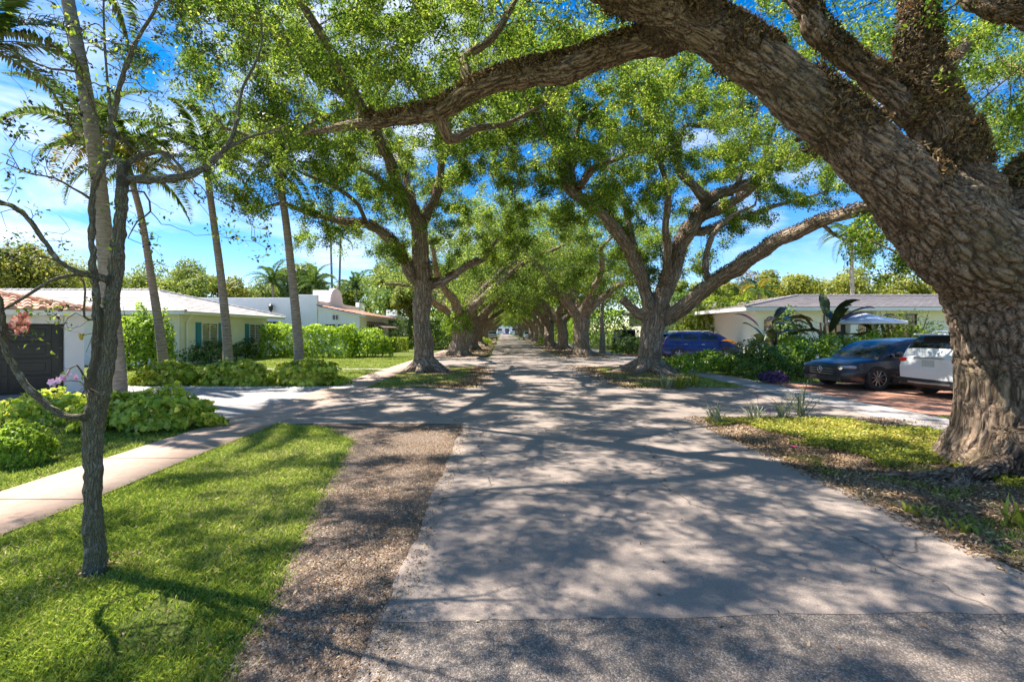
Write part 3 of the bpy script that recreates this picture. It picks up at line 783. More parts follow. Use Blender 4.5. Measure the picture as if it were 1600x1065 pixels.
GE = [(-4, -.95), (1.5, -1.2), (2.33, -1.365), (3.5, -1.57), (5, -1.88), (6.5, -2.12), (7.4, -2.32), (8.0, -2.65), (8.45, -3.1), (8.8, -4.1)]  # edge grass / gravel
def setting():
    g = link('ground', mesh_np('ground', [(-900, -80, 0), (900, -80, 0), (900, 1500, 0), (-900, 1500, 0)], [0, 1, 2, 3], [4], M_LAWN))
    tag(g, 'ground', kind='structure')
    strip('gravel_shoulder', GE, [(-4, -.5), (8.8, -.5)], .004, M_GRAVEL, .12, .05, 3)
    strip('driveway', [(8.7, -40), (14.25, -40)], [(8.7, -4.7), (14.25, -4.7)], .008, M_DRIVE, .3, .0, 4)
    strip('driveway_apron', [(8.75, -4.75), (14.3, -4.75)], [(8.75, -.4), (14.3, -.4)], .012, M_ROAD, .2, .0, 5)
    strip('pavement_crossing', [(8.6, -5.3), (14.5, -5.25)], [(8.6, -4.1), (14.5, -4.05)], .016, M_WALK, .2, .01, 6)
    strip('road', [(2.95, -.71), (8.5, -.71), (16, -.8), (260, -.85)], [(2.95, 3.62), (9, 3.62), (16, 3.65), (260, 3.7)], .019, M_ROAD, .12, .035, 7, ragged=1)
    strip('road_near', [(-6, -.73), (3.0, -.71)], [(-6, 3.6), (3.0, 3.62)], .0165, M_ROADC, .12, .02, 8)
    strip('footpath', [(-6, -5.28), (8.65, -5.22)], [(-6, -4.12), (8.65, -4.1)], .03, M_WALK, .2, .018, 9, thick=.05)
    strip('footpath_beyond', [(14.45, -5.2), (120, -5.2)], [(14.45, -4.05), (120, -4.05)], .026, M_WALK, .3, .018, 10, thick=.04)
    strip('garden_path', [(20.9, -14), (21.7, -14)], [(20.9, -5.2), (21.7, -5.2)], .022, M_WALK2, .2, .01, 31)
    # right side
    strip('verge_soil', [(-4, 3.4), (9.5, 3.4)], [(-4, 7.4), (8.3, 7.4), (9.0, 6.2), (9.5, 3.7)], .004, M_LITTER, .12, .05, 11)
    strip('drive_apron', [(8.0, 3.5), (14.4, 3.5)], [(8.0, 3.7), (9.0, 8.7), (14.4, 8.7)], .008, M_ROAD, .15, .03, 12)
    strip('footpath_right', [(-4, 7.35), (120, 7.5)], [(-4, 8.55), (120, 8.7)], .014, M_WALK2, .2, .02, 13)
    strip('brick_drive', [(9.6, 8.6), (15.6, 8.6)], [(9.6, 30), (15.6, 30)], .02, M_BRICK, .3, .02, 14)
    # verges round the avenue oaks, aprons between
    for k, (a, b) in enumerate([(14.4, 22.6), (30.5, 58)] + [(62, 110)]):
        strip('verge_left', [(a, -4.1), (b, -4.1)], [(a, -3.2), (a + .7, -1.2), (b - 1, -.9), (b, -2.6)], .006, M_GREENPATCH if k == 0 else M_LITTER, .2, .06, 40 + k)
        strip('verge_right', [(a, 5.2), (a + .8, 3.9), (b - 1, 3.75), (b, 5.2)], [(a, 7.5), (b, 7.5)], .006, M_GREENPATCH if k == 0 else M_LITTER, .2, .06, 50 + k)
    strip('side_apron', [(22.3, -4.2), (31, -4.2)], [(22.3, -.5), (31, -.5)], .01, M_ROAD, .3, .02, 60)
    strip('side_apron_right', [(22.3, 3.4), (31, 3.4)], [(22.3, 9), (31, 9)], .01, M_ROAD, .3, .02, 61)
    strip('gravel_drive', [(30, 8.6), (36, 8.6)], [(30, 20), (36, 20)], .012, M_BRICK, .3, .02, 62)
    strip('gravel_drive_blue', [(25.5, 8.6), (30, 8.6)], [(25.5, 20), (30, 20)], .014, M_DRIVE, .3, .02, 63)

# ---------------------------------------------------------------- grass, litter, ground cover
M_GRASS = m_leaf('grass_blade', [(0, (.09, .15, .022)), (.45, (.21, .31, .04)), (.85, (.38, .44, .09)), (1, (.6, .54, .25))], .4, 1.6, .5, .32)
M_COVER = m_leaf('ground_cover', [(0, (.10, .14, .02)), (.5, (.27, .32, .04)), (.85, (.48, .46, .07)), (1, (.55, .44, .12))], .3, 1.4, .5, .35)
M_DEAD = m_leaf('dead_leaf', [(0, (.10, .06, .03)), (.4, (.27, .16, .085)), (.8, (.46, .31, .17)), (1, (.62, .5, .3))], .1, 1.2, .7, .2)

def blades(name, label, rng, XY, h, w, mat=None, z0=0.0, lean=.6, cat=None):
    n = len(XY); a = rng.uniform(0, 2 * math.pi, n); s = rng.uniform(.5, 1.3, n) * h
    dx, dy = np.cos(a), np.sin(a); ww = w * rng.uniform(.7, 1.3, n) / 2
    l = rng.uniform(.15, 1, n) * lean * s; b = rng.uniform(0, 2 * math.pi, n)
    z = np.full(n, z0)
    p = np.stack([XY[:, 0], XY[:, 1], z], 1)
    side = np.stack([dx, dy, np.zeros(n)], 1) * ww[:, None]
    ln = np.stack([np.cos(b) * l, np.sin(b) * l, s], 1)
    V = np.stack([p - side, p + side, p + ln * .6 + side * .8, p + ln * np.array([1, 1, .9]) + ln * np.array([.3, .3, 0])], 1).reshape(-1, 3)
    tint = np.repeat(rng.uniform(0, 1, n), 4)
    o = link(name, mesh_np(name, V, np.arange(4 * n), np.full(n, 4), mat or M_GRASS, False, {'tint': ('FLOAT', tint)}))
    return tag(o, label, cat or 'grass', kind='stuff')

def scatter(rng, n, x0, x1, y0, y1, keep=None, near=0):
    """uniform, or denser close to the camera when near>0"""
    t = rng.uniform(0, 1, n)
    y = y0 + (y1 - y0) * t if not near else y0 * (y1 / y0) ** t
    x = rng.uniform(x0, x1, n)
    if near:  # thin to keep area density smooth in x
        pass
    q = np.stack([x, y], 1)
    if keep is not None: q = q[keep(q[:, 0], q[:, 1])]
    return q

def pn(x, y, s=1.0, o=0.0):
    return np.array([mnoise.noise(Vector((a * s, b * s, o))) for a, b in zip(x, y)])

def grounds():
    rng = np.random.default_rng(77)
    gy, gx = zip(*GE)
    q = scatter(rng, 280000, -4.14, -1.1, 1.6, 8.8, lambda x, y: (x < np.interp(y, gy, gx) + rng.normal(size=len(x)) * .07) & (rng.uniform(0, 1, len(x)) < np.clip(1.0 + pn(x, y, 1.7, 3) * 1.5 + np.clip(np.interp(y, gy, gx) - x - .35, -.5, 0), .12, 1)) & (np.hypot(x + 2.89, y - 3.4) > .1 + .12 * rng.uniform(0, 1, len(x))), near=1)
    blades('lawn_grass', 'thick sunlit lawn grass of the near left verge', rng, q, .038, .0068, lean=.9)
    q = scatter(rng, 70000, -9.5, -5.25, 3.6, 9.0, lambda x, y: (y < 8.72), near=1)
    blades('lawn_grass', 'lawn grass between the pink path and the garden bushes', rng, q, .04, .008, z0=.0, lean=.9)
    q = scatter(rng, 90000, -17, -5.25, 14.35, 33, None, near=1)
    blades('lawn_grass', 'bright front lawn grass beyond the driveway', rng, q, .06, .02, lean=.9)
    q = scatter(rng, 14000, -4.05, -.9, 14.5, 22.4, lambda x, y: (pn(x, y, .7) > -.1) & (((x + 3.4) ** 2 + (y - 20.2) ** 2) > .8) & (x < -1.3 + .5 * pn(x, y, 1, 5)))
    blades('verge_grass', 'patchy grass of the verge under the left oak', rng, q, .06, .02, lean=.9)
    q = scatter(rng, 14000, 4.2, 7.4, 14.6, 22.4, lambda x, y: (pn(x, y, .7, 3) > -.05))
    blades('verge_grass', 'patchy grass of the verge under the right oak', rng, q, .06, .02, lean=.9)
    q = scatter(rng, 60000, 8.6, 16, 3.0, 9.5, None)
    blades('lawn_grass', 'grass between the red drive and the right footpath', rng, q, .05, .015, lean=.9)
    q = scatter(rng, 26000, 8.75, 20, 15.7, 25, None)
    blades('lawn_grass', 'grass strip behind the red paver drive', rng, q, .06, .022, lean=.9)
    # ground cover, right verge
    def kc(x, y):
        ed = np.interp(y, [2, 5, 6.5, 8, 9.3], [6.6, 5.9, 4.9, 4.2, 3.9])
        return (x > ed + pn(x, y, 1.1, 9) * 1.0) & (y < 9.2 - .9 * (x - 4 > 2.6)) & (x < 7.35)
    q = scatter(rng, 75000, 3.8, 7.35, 2.2, 9.3, kc)
    C = np.column_stack([q, rng.uniform(.01, .075, len(q))]); N = rng.normal(size=C.shape) * .4 + np.array([0, 0, 1])
    o = leaves_obj('ground_cover', rng, C, N, .042, M_COVER, None, .65); tag(o, 'low yellow green ground cover spreading on the right verge', 'ground cover', kind='stuff')
    def k2(x, y): return (pn(x, y, 1.6, 2) > .12)
    q = scatter(rng, 26000, 3.75, 7.3, 2.2, 7.5, k2)
    blades('verge_grass', 'thin grass tufts in the leaf litter by the big oak', rng, q, .05, .008, lean=.8)
    # dead leaves
    def litter(label, q, s=.05, name='leaf_litter'):
        C = np.column_stack([q, rng.uniform(.008, .03, len(q))]); N = rng.normal(size=C.shape) * .28 + np.array([0, 0, 1])
        o = leaves_obj(name, rng, C, N, s, M_DEAD, None, .42); tag(o, label, 'leaf litter', kind='stuff')
    q = scatter(rng, 60000, 3.5, 8, 2.0, 9.4, lambda x, y: rng.uniform(0, 1, len(x)) < np.clip(1.1 - (x - 3.6) * .25 + pn(x, y, 1.3, 4), .05, 1))
    litter('brown fallen leaves around the roots of the big oak', q, .042)
    q = scatter(rng, 26000, -2.4, -.55, 1.8, 8.6, lambda x, y: (rng.uniform(0, 1, len(x)) < np.clip(.9 + (x + .8) * .8 + pn(x, y, 1.5, 7), .03, 1)) & (x > np.interp(y, gy, gx)))
    litter('rusty brown leaf bits along the left edge of the asphalt', q, .022)
    q = scatter(rng, 26000, -4.0, -.3, 14.0, 22.9, lambda x, y: rng.uniform(0, 1, len(x)) < np.clip(.5 + pn(x, y, .9, 4) + (x + 2.4) * .4, .03, 1) * np.clip((-.2 - x) * 1.4, .04, 1) * np.clip((y - 13.9) * 1.2, 0, 1))
    litter('brown leaves under the left oak', q, .07)
    q = scatter(rng, 26000, 3.0, 7.5, 14.0, 22.9, lambda x, y: rng.uniform(0, 1, len(x)) < np.clip(.5 + pn(x, y, .9, 4) - (x - 5.2) * .3, .03, 1) * np.clip((x - 3.0) * 1.4, .04, 1) * np.clip((y - 13.9) * 1.2, 0, 1))
    litter('brown leaves under the right oak', q, .07)
    q = scatter(rng, 420, -3.3, -2.5, 3.0, 3.8, lambda x, y: np.hypot(x + 2.89, y - 3.4) < .3); litter('small brown leaves gathered at the foot of the slender tree', q, .03)
    q = scatter(rng, 9000, -4, 7, 30, 60, lambda x, y: (x < -.9) | (x > 3.8)); litter('brown leaves along the far verges', q, .12)
    q = scatter(rng, 1100, -4.2, 3.5, 2.0, 9, lambda x, y: rng.uniform(0, 1, len(x)) < np.where(x < -1.2, .9, .35)); litter('few fallen leaves lying on the lawn and the road', q, .036)
    # gravel stones, white pebbles
    def stones(name, label, q, s, mat, z=.006):
        n = len(q); sz = s * rng.uniform(.5, 1.4, n)
        base = np.array([(1, 0, 0), (.3, .9, 0), (-.8, .6, 0), (-.8, -.6, 0), (.3, -.9, 0), (.1, .05, .8)])
        a = rng.uniform(0, 6.28, n); ca, sa = np.cos(a), np.sin(a)
        V = base[None] * sz[:, None, None] * rng.uniform(.7, 1.2, (n, 6, 1))
        X = V[..., 0] * ca[:, None] - V[..., 1] * sa[:, None] + q[:, 0:1]; Y = V[..., 0] * sa[:, None] + V[..., 1] * ca[:, None] + q[:, 1:2]
        V = np.stack([X, Y, V[..., 2] + z], -1).reshape(-1, 3)
        f = np.array([[0, 1, 5], [1, 2, 5], [2, 3, 5], [3, 4, 5], [4, 0, 5]])
        Fc = (f[None] + (np.arange(n) * 6)[:, None, None]).reshape(-1)
        o = link(name, mesh_np(name, V, Fc, np.full(n * 5, 3), mat, False, {'tint': ('FLOAT', np.repeat(rng.uniform(0, 1, n), 6))}))
        tag(o, label, 'gravel', kind='stuff')
    def m_stone(name, st):
        b = NB(name); a = b.n('ShaderNodeAttribute', attribute_name='tint').outputs['Fac']
        return b.fin(b.pbsdf(b.ramp(a, st), .85, spec=.3))
    ms = m_stone('stones', [(0, (.07, .045, .03)), (.5, (.17, .12, .085)), (1, (.42, .36, .3))])
    q = scatter(rng, 24000, -2.9, -.6, 1.7, 8.7, lambda x, y: x > np.interp(y, gy, gx) - .03 + rng.normal(size=len(x)) * .04, near=1)
    stones('gravel_stones', 'small loose stones of the left road shoulder', q, .0065, ms, .004)
    mw = m_stone('white_pebble', [(0, (.45, .42, .38)), (1, (.8, .78, .74))])
    q = scatter(rng, 5000, -22, -4.4, 14.2, 14.5)
    stones('white_pebbles', 'band of white pebbles edging the far side of the driveway', q, .035, mw, .01)
# ---------------------------------------------------------------- bushes, palms, background trees
def st(*cs): return [(i / (len(cs) - 1), c) for i, c in enumerate(cs)]
M_POTHOS = m_leaf('pothos_leaf', st((.14, .21, .03), (.32, .44, .05), (.52, .6, .09), (.68, .66, .16)), .45, 1.6, .35, .2)
M_HEDGE = m_leaf('hedge_leaf', st((.09, .16, .02), (.23, .37, .035), (.42, .55, .07)), .45, 1.7, .35, .2)
M_HEDGE_DK = m_leaf('dark_hedge_leaf', st((.045, .09, .02), (.11, .2, .035), (.22, .34, .06)), .3, 1.4, .35, .2)
M_LIME = m_leaf('lime_leaf', st((.10, .17, .02), (.22, .32, .03), (.38, .45, .05)), .45, 1.5, .45, .25)
M_BGGREEN = m_leaf('background_leaf', st((.08, .13, .025), (.2, .28, .045), (.38, .42, .08)), .4, 1.5, .5, .25)
M_BGYEL = m_leaf('yellow_green_leaf', st((.10, .13, .02), (.24, .28, .035), (.42, .4, .06)), .4, 1.4, .5, .3)
M_PALM = m_leaf('palm_leaf', st((.03, .06, .012), (.08, .15, .025), (.18, .26, .05)), .35, 1.5, .3, .1)
M_PALMY = m_leaf('yellow_palm_leaf', st((.15, .16, .02), (.36, .32, .04), (.5, .42, .08)), .35, 1.4, .4, .1)
M_BURG = m_leaf('dark_banana_leaf', st((.02, .03, .012), (.04, .06, .02), (.07, .09, .035), (.10, .03, .03)), .2, 1.5, .3, .1)
M_PURPLE = m_leaf('purple_leaf', st((.04, .015, .07), (.1, .04, .16), (.16, .1, .25)), .3, 1.4, .4, .2)
M_GREYLEAF = m_leaf('silver_leaf', st((.12, .12, .08), (.22, .2, .14), (.3, .27, .2)), .3, 1.3, .6, .2)
M_ORANGE = m_leaf('orange_petal', st((.45, .12, .04), (.75, .3, .16), (.85, .6, .48)), .35, 1.2, .5, .1)
M_PINK = m_leaf('pink_petal', st((.55, .25, .45), (.75, .5, .68), (.85, .72, .8)), .35, 1.2, .5, .1)
M_RPINK = m_leaf('hot_pink_petal', st((.7, .1, .25), (.8, .25, .35)), .35, 1.2, .5, .1)
M_STEM = m_plain('brown_stem', (.12, .09, .06), .9, var=.3, nscale=9)
def m_palmtrunk():
    b = NB('palm_trunk'); c = b.coord()
    n = b.noise(b.coord((1, 1, 4)), 5, 5, .7)
    col = b.ramp(n, [(.3, (.19, .15, .115)), (.55, (.34, .285, .22)), (.75, (.48, .41, .33))])
    sz = b.n('ShaderNodeSeparateXYZ'); b.l(b.coord(), sz.inputs[0])
    wv = b.math('FRACT', b.math('ADD', b.math('MULTIPLY', sz.outputs['Z'], 9.0), b.math('MULTIPLY', b.noise(c, 3, 2, .5), .4)))
    ring = b.ramp(wv, [(0, 1), (.14, 0)])
    col = b.mix(b.math('MULTIPLY', ring, .65), col, (.08, .065, .05))
    return b.fin(b.pbsdf(col, .9, b.bump(b.math('SUBTRACT', n, ring), .02, .6), spec=.2))
M_PTRUNK = m_palmtrunk()
M_SHAFT = m_plain('crownshaft', (.16, .22, .06), .5, var=.3, nscale=4)

def bush(name, label, cat, c, rad, n, size, mat, seed, lump=.25, group=None, aspect=.55, zmin=0.02, inner=.25, droop=.4, box=False, stems=0):
    rng = np.random.default_rng(seed)
    m = int(n * 1.6)
    d = rng.normal(size=(m, 3)); d[:, 2] = np.abs(d[:, 2]) * 1.1 - .25
    d /= np.linalg.norm(d, axis=1, keepdims=True)
    if box:
        mx = np.abs(d).max(1, keepdims=True); e = (d / mx)
        pos = e * .55 + np.sign(e) * np.abs(e) ** 1.0 * .4
        d2 = np.where(np.abs(e) > .98, np.sign(e), 0) + d * .3; nn = d2 / np.linalg.norm(d2, axis=1, keepdims=True)
        # re-spread over box surface
        f = rng.integers(0, 5, m); ar = np.array([rad[1] * rad[2], rad[1] * rad[2], rad[0] * rad[2], rad[0] * rad[2], rad[0] * rad[1]]) + 1e-6
        f = rng.choice(5, m, p=ar / ar.sum()); a, b = rng.uniform(-1, 1, m), rng.uniform(-1, 1, m)
        pos = np.zeros((m, 3)); nn = np.zeros((m, 3))
        for k, (ax, sg) in enumerate(((0, 1), (0, -1), (1, 1), (1, -1), (2, 1))):
            s = f == k; o = [i for i in range(3) if i != ax]
            pos[s, ax] = sg; pos[s, o[0]] = a[s]; pos[s, o[1]] = b[s]; nn[s, ax] = sg
        lumpf = np.array([mnoise.noise(Vector((p[0] * rad[0] * 1.1 + seed, p[1] * rad[1] * 1.1, p[2] * rad[2] * 1.3))) for p in pos])
        P_ = pos * np.array(rad) + nn * (lumpf * lump * min(rad))[:, None] - nn * (rng.uniform(0, 1, m) ** 2 * inner * min(rad))[:, None]
        P_[:, 2] += rad[2]
        keep = P_[:, 2] > zmin; P_ = P_[keep][:n]; nn = nn[keep][:n]; nn[:, 2] += .35
        C = P_ + np.array([c[0], c[1], c[2] if len(c) > 2 else 0])
    else:
        lumpf = np.array([mnoise.noise(Vector((p[0] * 2.3 + seed, p[1] * 2.3, p[2] * 2.3))) + .5 * mnoise.noise(Vector((p[0] * 6 + seed, p[1] * 6, p[2] * 6))) for p in d])
        rr = (1 + lumpf * lump * 2) * (1 - rng.uniform(0, 1, m) ** 2.2 * inner)
        P_ = d * rr[:, None] * np.array(rad); P_[:, 2] += rad[2] * .35
        P_[:, 2] *= 1 / 1.35
        keep = P_[:, 2] > zmin; P_ = P_[keep][:n]; nn = d[keep][:n].copy(); nn[:, 2] += .4
        C = P_ + np.array([c[0], c[1], c[2] if len(c) > 2 else 0])
    root = thing(name, label, cat, (c[0], c[1], c[2] if len(c) > 2 else 0), 0, group)
    off = -np.array(root.location)
    o = leaves_obj('foliage', rng, C, nn / np.linalg.norm(nn, axis=1, keepdims=True), size, mat, root, aspect, 0, droop); o.location = off
    mb = MB(); ns = stems or 7
    for k in range(ns):
        a = rng.uniform(0, 6.28); q = rng.uniform(.1, .6)
        x, y = c[0] + math.cos(a) * rad[0] * q, c[1] + math.sin(a) * rad[1] * q
        mb.tube([(x, y, -.02), (x + rng.normal() * .05, y, rad[2] * .5), (x + math.cos(a) * rad[0] * .2, y + math.sin(a) * rad[1] * .2, rad[2] * 1.1)], [.02 * rad[2] + .006, .014 * rad[2] + .004, .004], 5)
    s = mb.build('stems', M_STEM, root, True); s.location = off + np.array([0, 0, c[2] if len(c) > 2 else 0])
    return root

def frond_mesh(rng, L, mat, droop=1.0, nl=44, lw=.075, ll=.55, keel=.7):
    """arching palm frond along +X"""
    t = np.linspace(0, 1, nl); x = L * (t - .12 * droop * t ** 3); z = L * (.34 * t - (.34 + .38 * droop) * t ** 2.2)
    rach = np.stack([x, np.zeros(nl), z], 1)
    V_, q, _ = tube_np(rach, np.linspace(.022, .004, nl), 4)
    Vs = [V_]; Fs = [q.ravel()]; Sz = [np.full(len(q), 4)]; b = len(V_)
    V = []
    for i in range(2, nl):
        for sd in (-1, 1):
            for rep in range(2):
                tt = t[i]; l = ll * L / 2.6 * (math.sin(math.pi * (tt * .82 + .14)) ** .7) * rng.uniform(.85, 1.1)
                p = rach[i] + np.array([rng.uniform(-.03, .03), 0, 0])
                fw = .35 + .6 * tt; up = keel * rng.uniform(.3, 1.1) * (1 - rep * .5)
                d = np.array([fw, sd * 1.0, up]); d /= np.linalg.norm(d)
                mid = p + d * l * .55; end = mid + (d + np.array([.1, 0, -.9 * droop * rng.uniform(.6, 1.2)])) * l * .42
                w = np.cross(d, [0, 0, 1.]); w = w / np.linalg.norm(w) * lw * .5 * (.4 + l)
                V += [p, mid + w, end, mid - w]
    V = np.array(V); n = len(V) // 4
    Vs.append(V); Fs.append(np.arange(4 * n) + b); Sz.append(np.full(n, 4))
    tint = np.concatenate([np.full(b, .9), np.repeat(rng.uniform(0, 1, n), 4)])
    return mesh_np('frond', np.concatenate(Vs), np.concatenate(Fs), np.concatenate(Sz), mat, False, {'tint': ('FLOAT', tint)})

PF = {}
def palm(label, base, path, r0, r1, L=2.6, nf=13, seed=0, group=None, mat=None, shaft=True, yellow=(), droop=1.0, name='palm_tree', spread=1.0):
    """path: world points of the trunk"""
    rng = np.random.default_rng(seed)
    root = thing(name, label, 'palm', (path[0][0], path[0][1], 0), 0, group)
    off = -np.array(root.location)
    pts, _ = spline(path, [1] * len(path), .09 if r0 > .1 else .3, rng, 0)
    n = len(pts); t = np.linspace(0, 1, n)
    rs = r1 + (r0 - r1) * (1 - t) ** 1.6 + .05 * r0 * np.exp(-((t - .05) / .05) ** 2)
    rs = rs * (1 + .022 * np.where(np.arange(n) % 2, 1, -1))
    MB().tube(pts, rs, 16).build('trunk', M_PTRUNK, root, True).location = off
    top = pts[-1]; d = pts[-1] - pts[-4]; d /= np.linalg.norm(d)
    if shaft:
        MB().tube([top - d * .02, top + d * .25, top + d * .6, top + d * .85], [r1 * 1.15, r1 * 1.25, r1 * .9, r1 * .4], 12).build('crownshaft', M_SHAFT, root, True).location = off
        top = top + d * .75
    key = (round(L, 1), mat.name if mat else 'g', droop)
    if key not in PF: PF[key] = [frond_mesh(rng, L, mat or M_PALM, droop * rng.uniform(.8, 1.2)) for _ in range(3)]
    kY = (round(L, 1), 'y', droop)
    if yellow and kY not in PF: PF[kY] = [frond_mesh(rng, L, M_PALMY, droop)]
    for k in range(nf):
        a = k * 2.399 + rng.uniform(-.2, .2); el = (1.0 - 1.5 * (k / nf)) * spread + rng.uniform(-.1, .1)
        me = PF[key][k % 3]
        o = link('frond', me if k not in yellow else PF[kY][0], root)
        o.location = Vector(top + off); o.rotation_euler = (rng.uniform(-.25, .25), -el, a)
        s = rng.uniform(.85, 1.1); o.scale = (s, s, s)
        if k in yellow: o['label'] = 'yellowing palm frond'
    return root

def bgtree(label, x, y, h, rad, mat, n, size, seed, trunk_r=.2, lumps=16, zlow=.35, group=None, name='leafy_tree', cat='tree', bark=None):
    rng = np.random.default_rng(seed)
    root = thing(name, label, cat, (x, y, 0), 0, group)
    off = np.array([-x, -y, 0.])
    cz = h * (1 + zlow) / 2; rz = h * (1 - zlow) / 2
    Ls = []
    for k in range(lumps):
        d = rng.normal(size=3); d /= np.linalg.norm(d)
        Ls.append((np.array([x, y, cz]) + d * np.array([rad, rad, rz]) * rng.uniform(.35, .85), rad * rng.uniform(.24, .45)))
    sk = Skel()
    sk.limb([(x, y, -.2), (x + rng.uniform(-.2, .2), y, h * zlow * .6), (x, y, h * zlow * 1.1), (x, y, h * .75)], [trunk_r * 1.3, trunk_r, trunk_r * .85, trunk_r * .3], rng, None, .6, .1)
    for c, r in Ls[:9]:
        zz = min(h * .6, max(h * zlow * .6, c[2] - rad * .6)); p0 = np.array([x, y, zz])
        sk.limb([p0, (p0 + c) / 2 + np.array([0, 0, .2]), c], [trunk_r * .5, trunk_r * .3, trunk_r * .1], rng, 1, .6, .1)
    TV = []; TF = []; b = 0
    cs, _ = chains(sk, np.array(sk.r0)); Pn = np.array(sk.p); rr = np.array(sk.r0)
    TB = []
    for c in cs:
        if len(c) < 2: continue
        V, q, bk = tube_np(Pn[c], np.minimum(rr[c], rr[c[1]] * 1.15), 8); TV.append(V); TF.append(q + b); TB.append(bk); b += len(V)
    q = np.concatenate(TF)
    me = mesh_np('trunk', np.concatenate(TV), q.ravel(), np.full(len(q), 4), bark or M_BARK_FAR, True, {'bark': ('FLOAT_VECTOR', np.concatenate(TB))})
    link('trunk', me, root).location = off
    per = n // lumps; C = []; N = []
    for c, r in Ls:
        d = rng.normal(size=(per, 3)); d[:, 2] += .25; d /= np.linalg.norm(d, axis=1, keepdims=True)
        w = np.array([mnoise.noise(Vector(v * 2.5) + Vector(c)) for v in d])
        C.append(c + d * (r * (1 + .45 * w) * (1 - .35 * rng.uniform(0, 1, per) ** 2))[:, None] * np.array([1, 1, .8])); N.append(d + np.array([0, 0, .35]))
    C = np.concatenate(C); N = np.concatenate(N)
    leaves_obj('crown', rng, C, N, size, mat, root, .5, 0, .3).location = off
    return root

def strappy(label, x, y, n, L, mat, seed, name='strap_leaf_plant', w=.018, group=None):
    rng = np.random.default_rng(seed); V = []
    for k in range(n):
        a = rng.uniform(0, 6.28); l = L * rng.uniform(.6, 1.1); le = rng.uniform(.15, .9)
        d = np.array([math.cos(a) * le, math.sin(a) * le, 1]); d /= np.linalg.norm(d)
        s = np.array([-math.sin(a), math.cos(a), 0]) * w * .5
        p = np.array([x + rng.normal() * .05, y + rng.normal() * .05, 0]); m = p + d * l * .6; e = m + (d + np.array([math.cos(a) * .4, math.sin(a) * .4, -.7 * le])) * l * .45
        V += [p - s, p + s, m + s, m - s, m - s, m + s, e + s * .1, e - s * .1]
    V = np.array(V)
    o = link(name, mesh_np(name, V - np.array([x, y, 0]), np.arange(len(V)), np.full(len(V) // 4, 4), mat, False, {'tint': ('FLOAT', np.repeat(rng.uniform(0, 1, n), 8))}), loc=(x, y, 0))
    return tag(o, label, 'plant', group)

def broadleaf(label, x, y, n, h, mat, seed, name='banana_plant', cat='banana plant', blade=1.1, z=0):
    """clump of large paddle leaves on stalks"""
    rng = np.random.default_rng(seed); root = thing(name, label, cat, (x, y, z))
    mb = MB()
    for k in range(3):
        dx = rng.uniform(-.25, .25)
        mb.tube([(dx, 0, 0), (dx * 1.3, rng.uniform(-.1, .1), h * .35), (dx * 1.5, 0, h * .62)], [.09, .07, .04], 8)
    mb.build('stalks', M_STEM, root, True)
    for k in range(n):
        a = rng.uniform(0, 6.28); el = rng.uniform(.05, 1.15); L = blade * rng.uniform(.8, 1.25)
        base = np.array([rng.uniform(-.3, .3), rng.uniform(-.2, .2), h * rng.uniform(.3, .62)])
        dirv = np.array([math.cos(a) * math.cos(el), math.sin(a) * math.cos(el), math.sin(el)])
        m = 12; V = []; f = []
        side = np.array([-math.sin(a), math.cos(a), 0]) + np.array([0, 0, rng.uniform(-.5, .5)]); side /= np.linalg.norm(side); p = base.copy(); dv = dirv.copy()
        for i in range(m):
            t = i / (m - 1); wv = .012 if i < 4 else .155 * L * math.sin(math.pi * min(1, (t - .22) / .78)) ** .55 * rng.uniform(.85, 1.1)
            wv = max(wv, .012)
            V += [p - side * wv + np.array([0, 0, wv * .4]), p, p + side * wv + np.array([0, 0, wv * .4])]
            p = p + dv * L / (m - 1) * 1.5; dv = dv + np.array([0, 0, -.02 - .2 * t]); dv /= np.linalg.norm(dv)
            if i < m - 1: f += [(3 * i, 3 * i + 1, 3 * i + 4, 3 * i + 3), (3 * i + 1, 3 * i + 2, 3 * i + 5, 3 * i + 4)]
        link('leaf', mesh_np('leaf', V, np.array(f), np.full(len(f), 4), mat, True, {'tint': ('FLOAT', np.full(len(V), rng.uniform(0, 1)))}), root)
    return root
# ---------------------------------------------------------------- buildings
M_CREAM = m_plain('cream_stucco', (.74, .74, .58), .85, var=.06, nscale=1.5, bump=.004, bscale=50, spec=.2)
M_WHITE = m_plain('white_stucco', (.88, .87, .85), .85, var=.05, nscale=1.3, bump=.012, bscale=9, spec=.2)
M_GREYW = m_plain('grey_and_shade_stucco', (.74, .73, .71), .85, var=.06, nscale=1.5, bump=.004, spec=.2)  # garage walls, and the painted eave shade on the cream house front
M_TRIM = m_plain('white_trim', (.78, .78, .74), .5, var=.05)
M_TEAL = m_plain('teal_shutter', (.03, .22, .30), .5, var=.1, nscale=12)
M_DARKDOOR = m_plain('dark_door', (.018, .015, .013), .38, var=.3, nscale=3)
M_GLASS = m_plain('window_glass', (.02, .026, .03), .06, var=.3, nscale=1, spec=.8)
M_BLIND = m_plain('window_blind', (.5, .47, .38), .6, var=.1)
M_METAL = m_plain('bright_metal', (.6, .6, .6), .3, 1, var=.05)
M_BLACK = m_plain('black_metal', (.02, .02, .02), .5, var=.2)
def m_tile(name, c1, c2, dirt, uw=.28, vh=.33):
    b = NB(name); a = b.n('ShaderNodeAttribute', attribute_name='tile').outputs['Fac']; c = b.coord()
    col = b.mix(a, c1, c2)
    n = b.noise(c, 2.2, 6, .7); n2 = b.noise(c, 14, 5, .7)
    col = b.mix(b.math('MULTIPLY', b.ramp(n, [(.42, 0), (.7, 1)]), .7), col, dirt)
    col = b.mix(b.math('MULTIPLY', b.ramp(n2, [(.5, 0), (.75, 1)]), .5), col, dirt)
    return b.fin(b.pbsdf(col, .85, spec=.25))
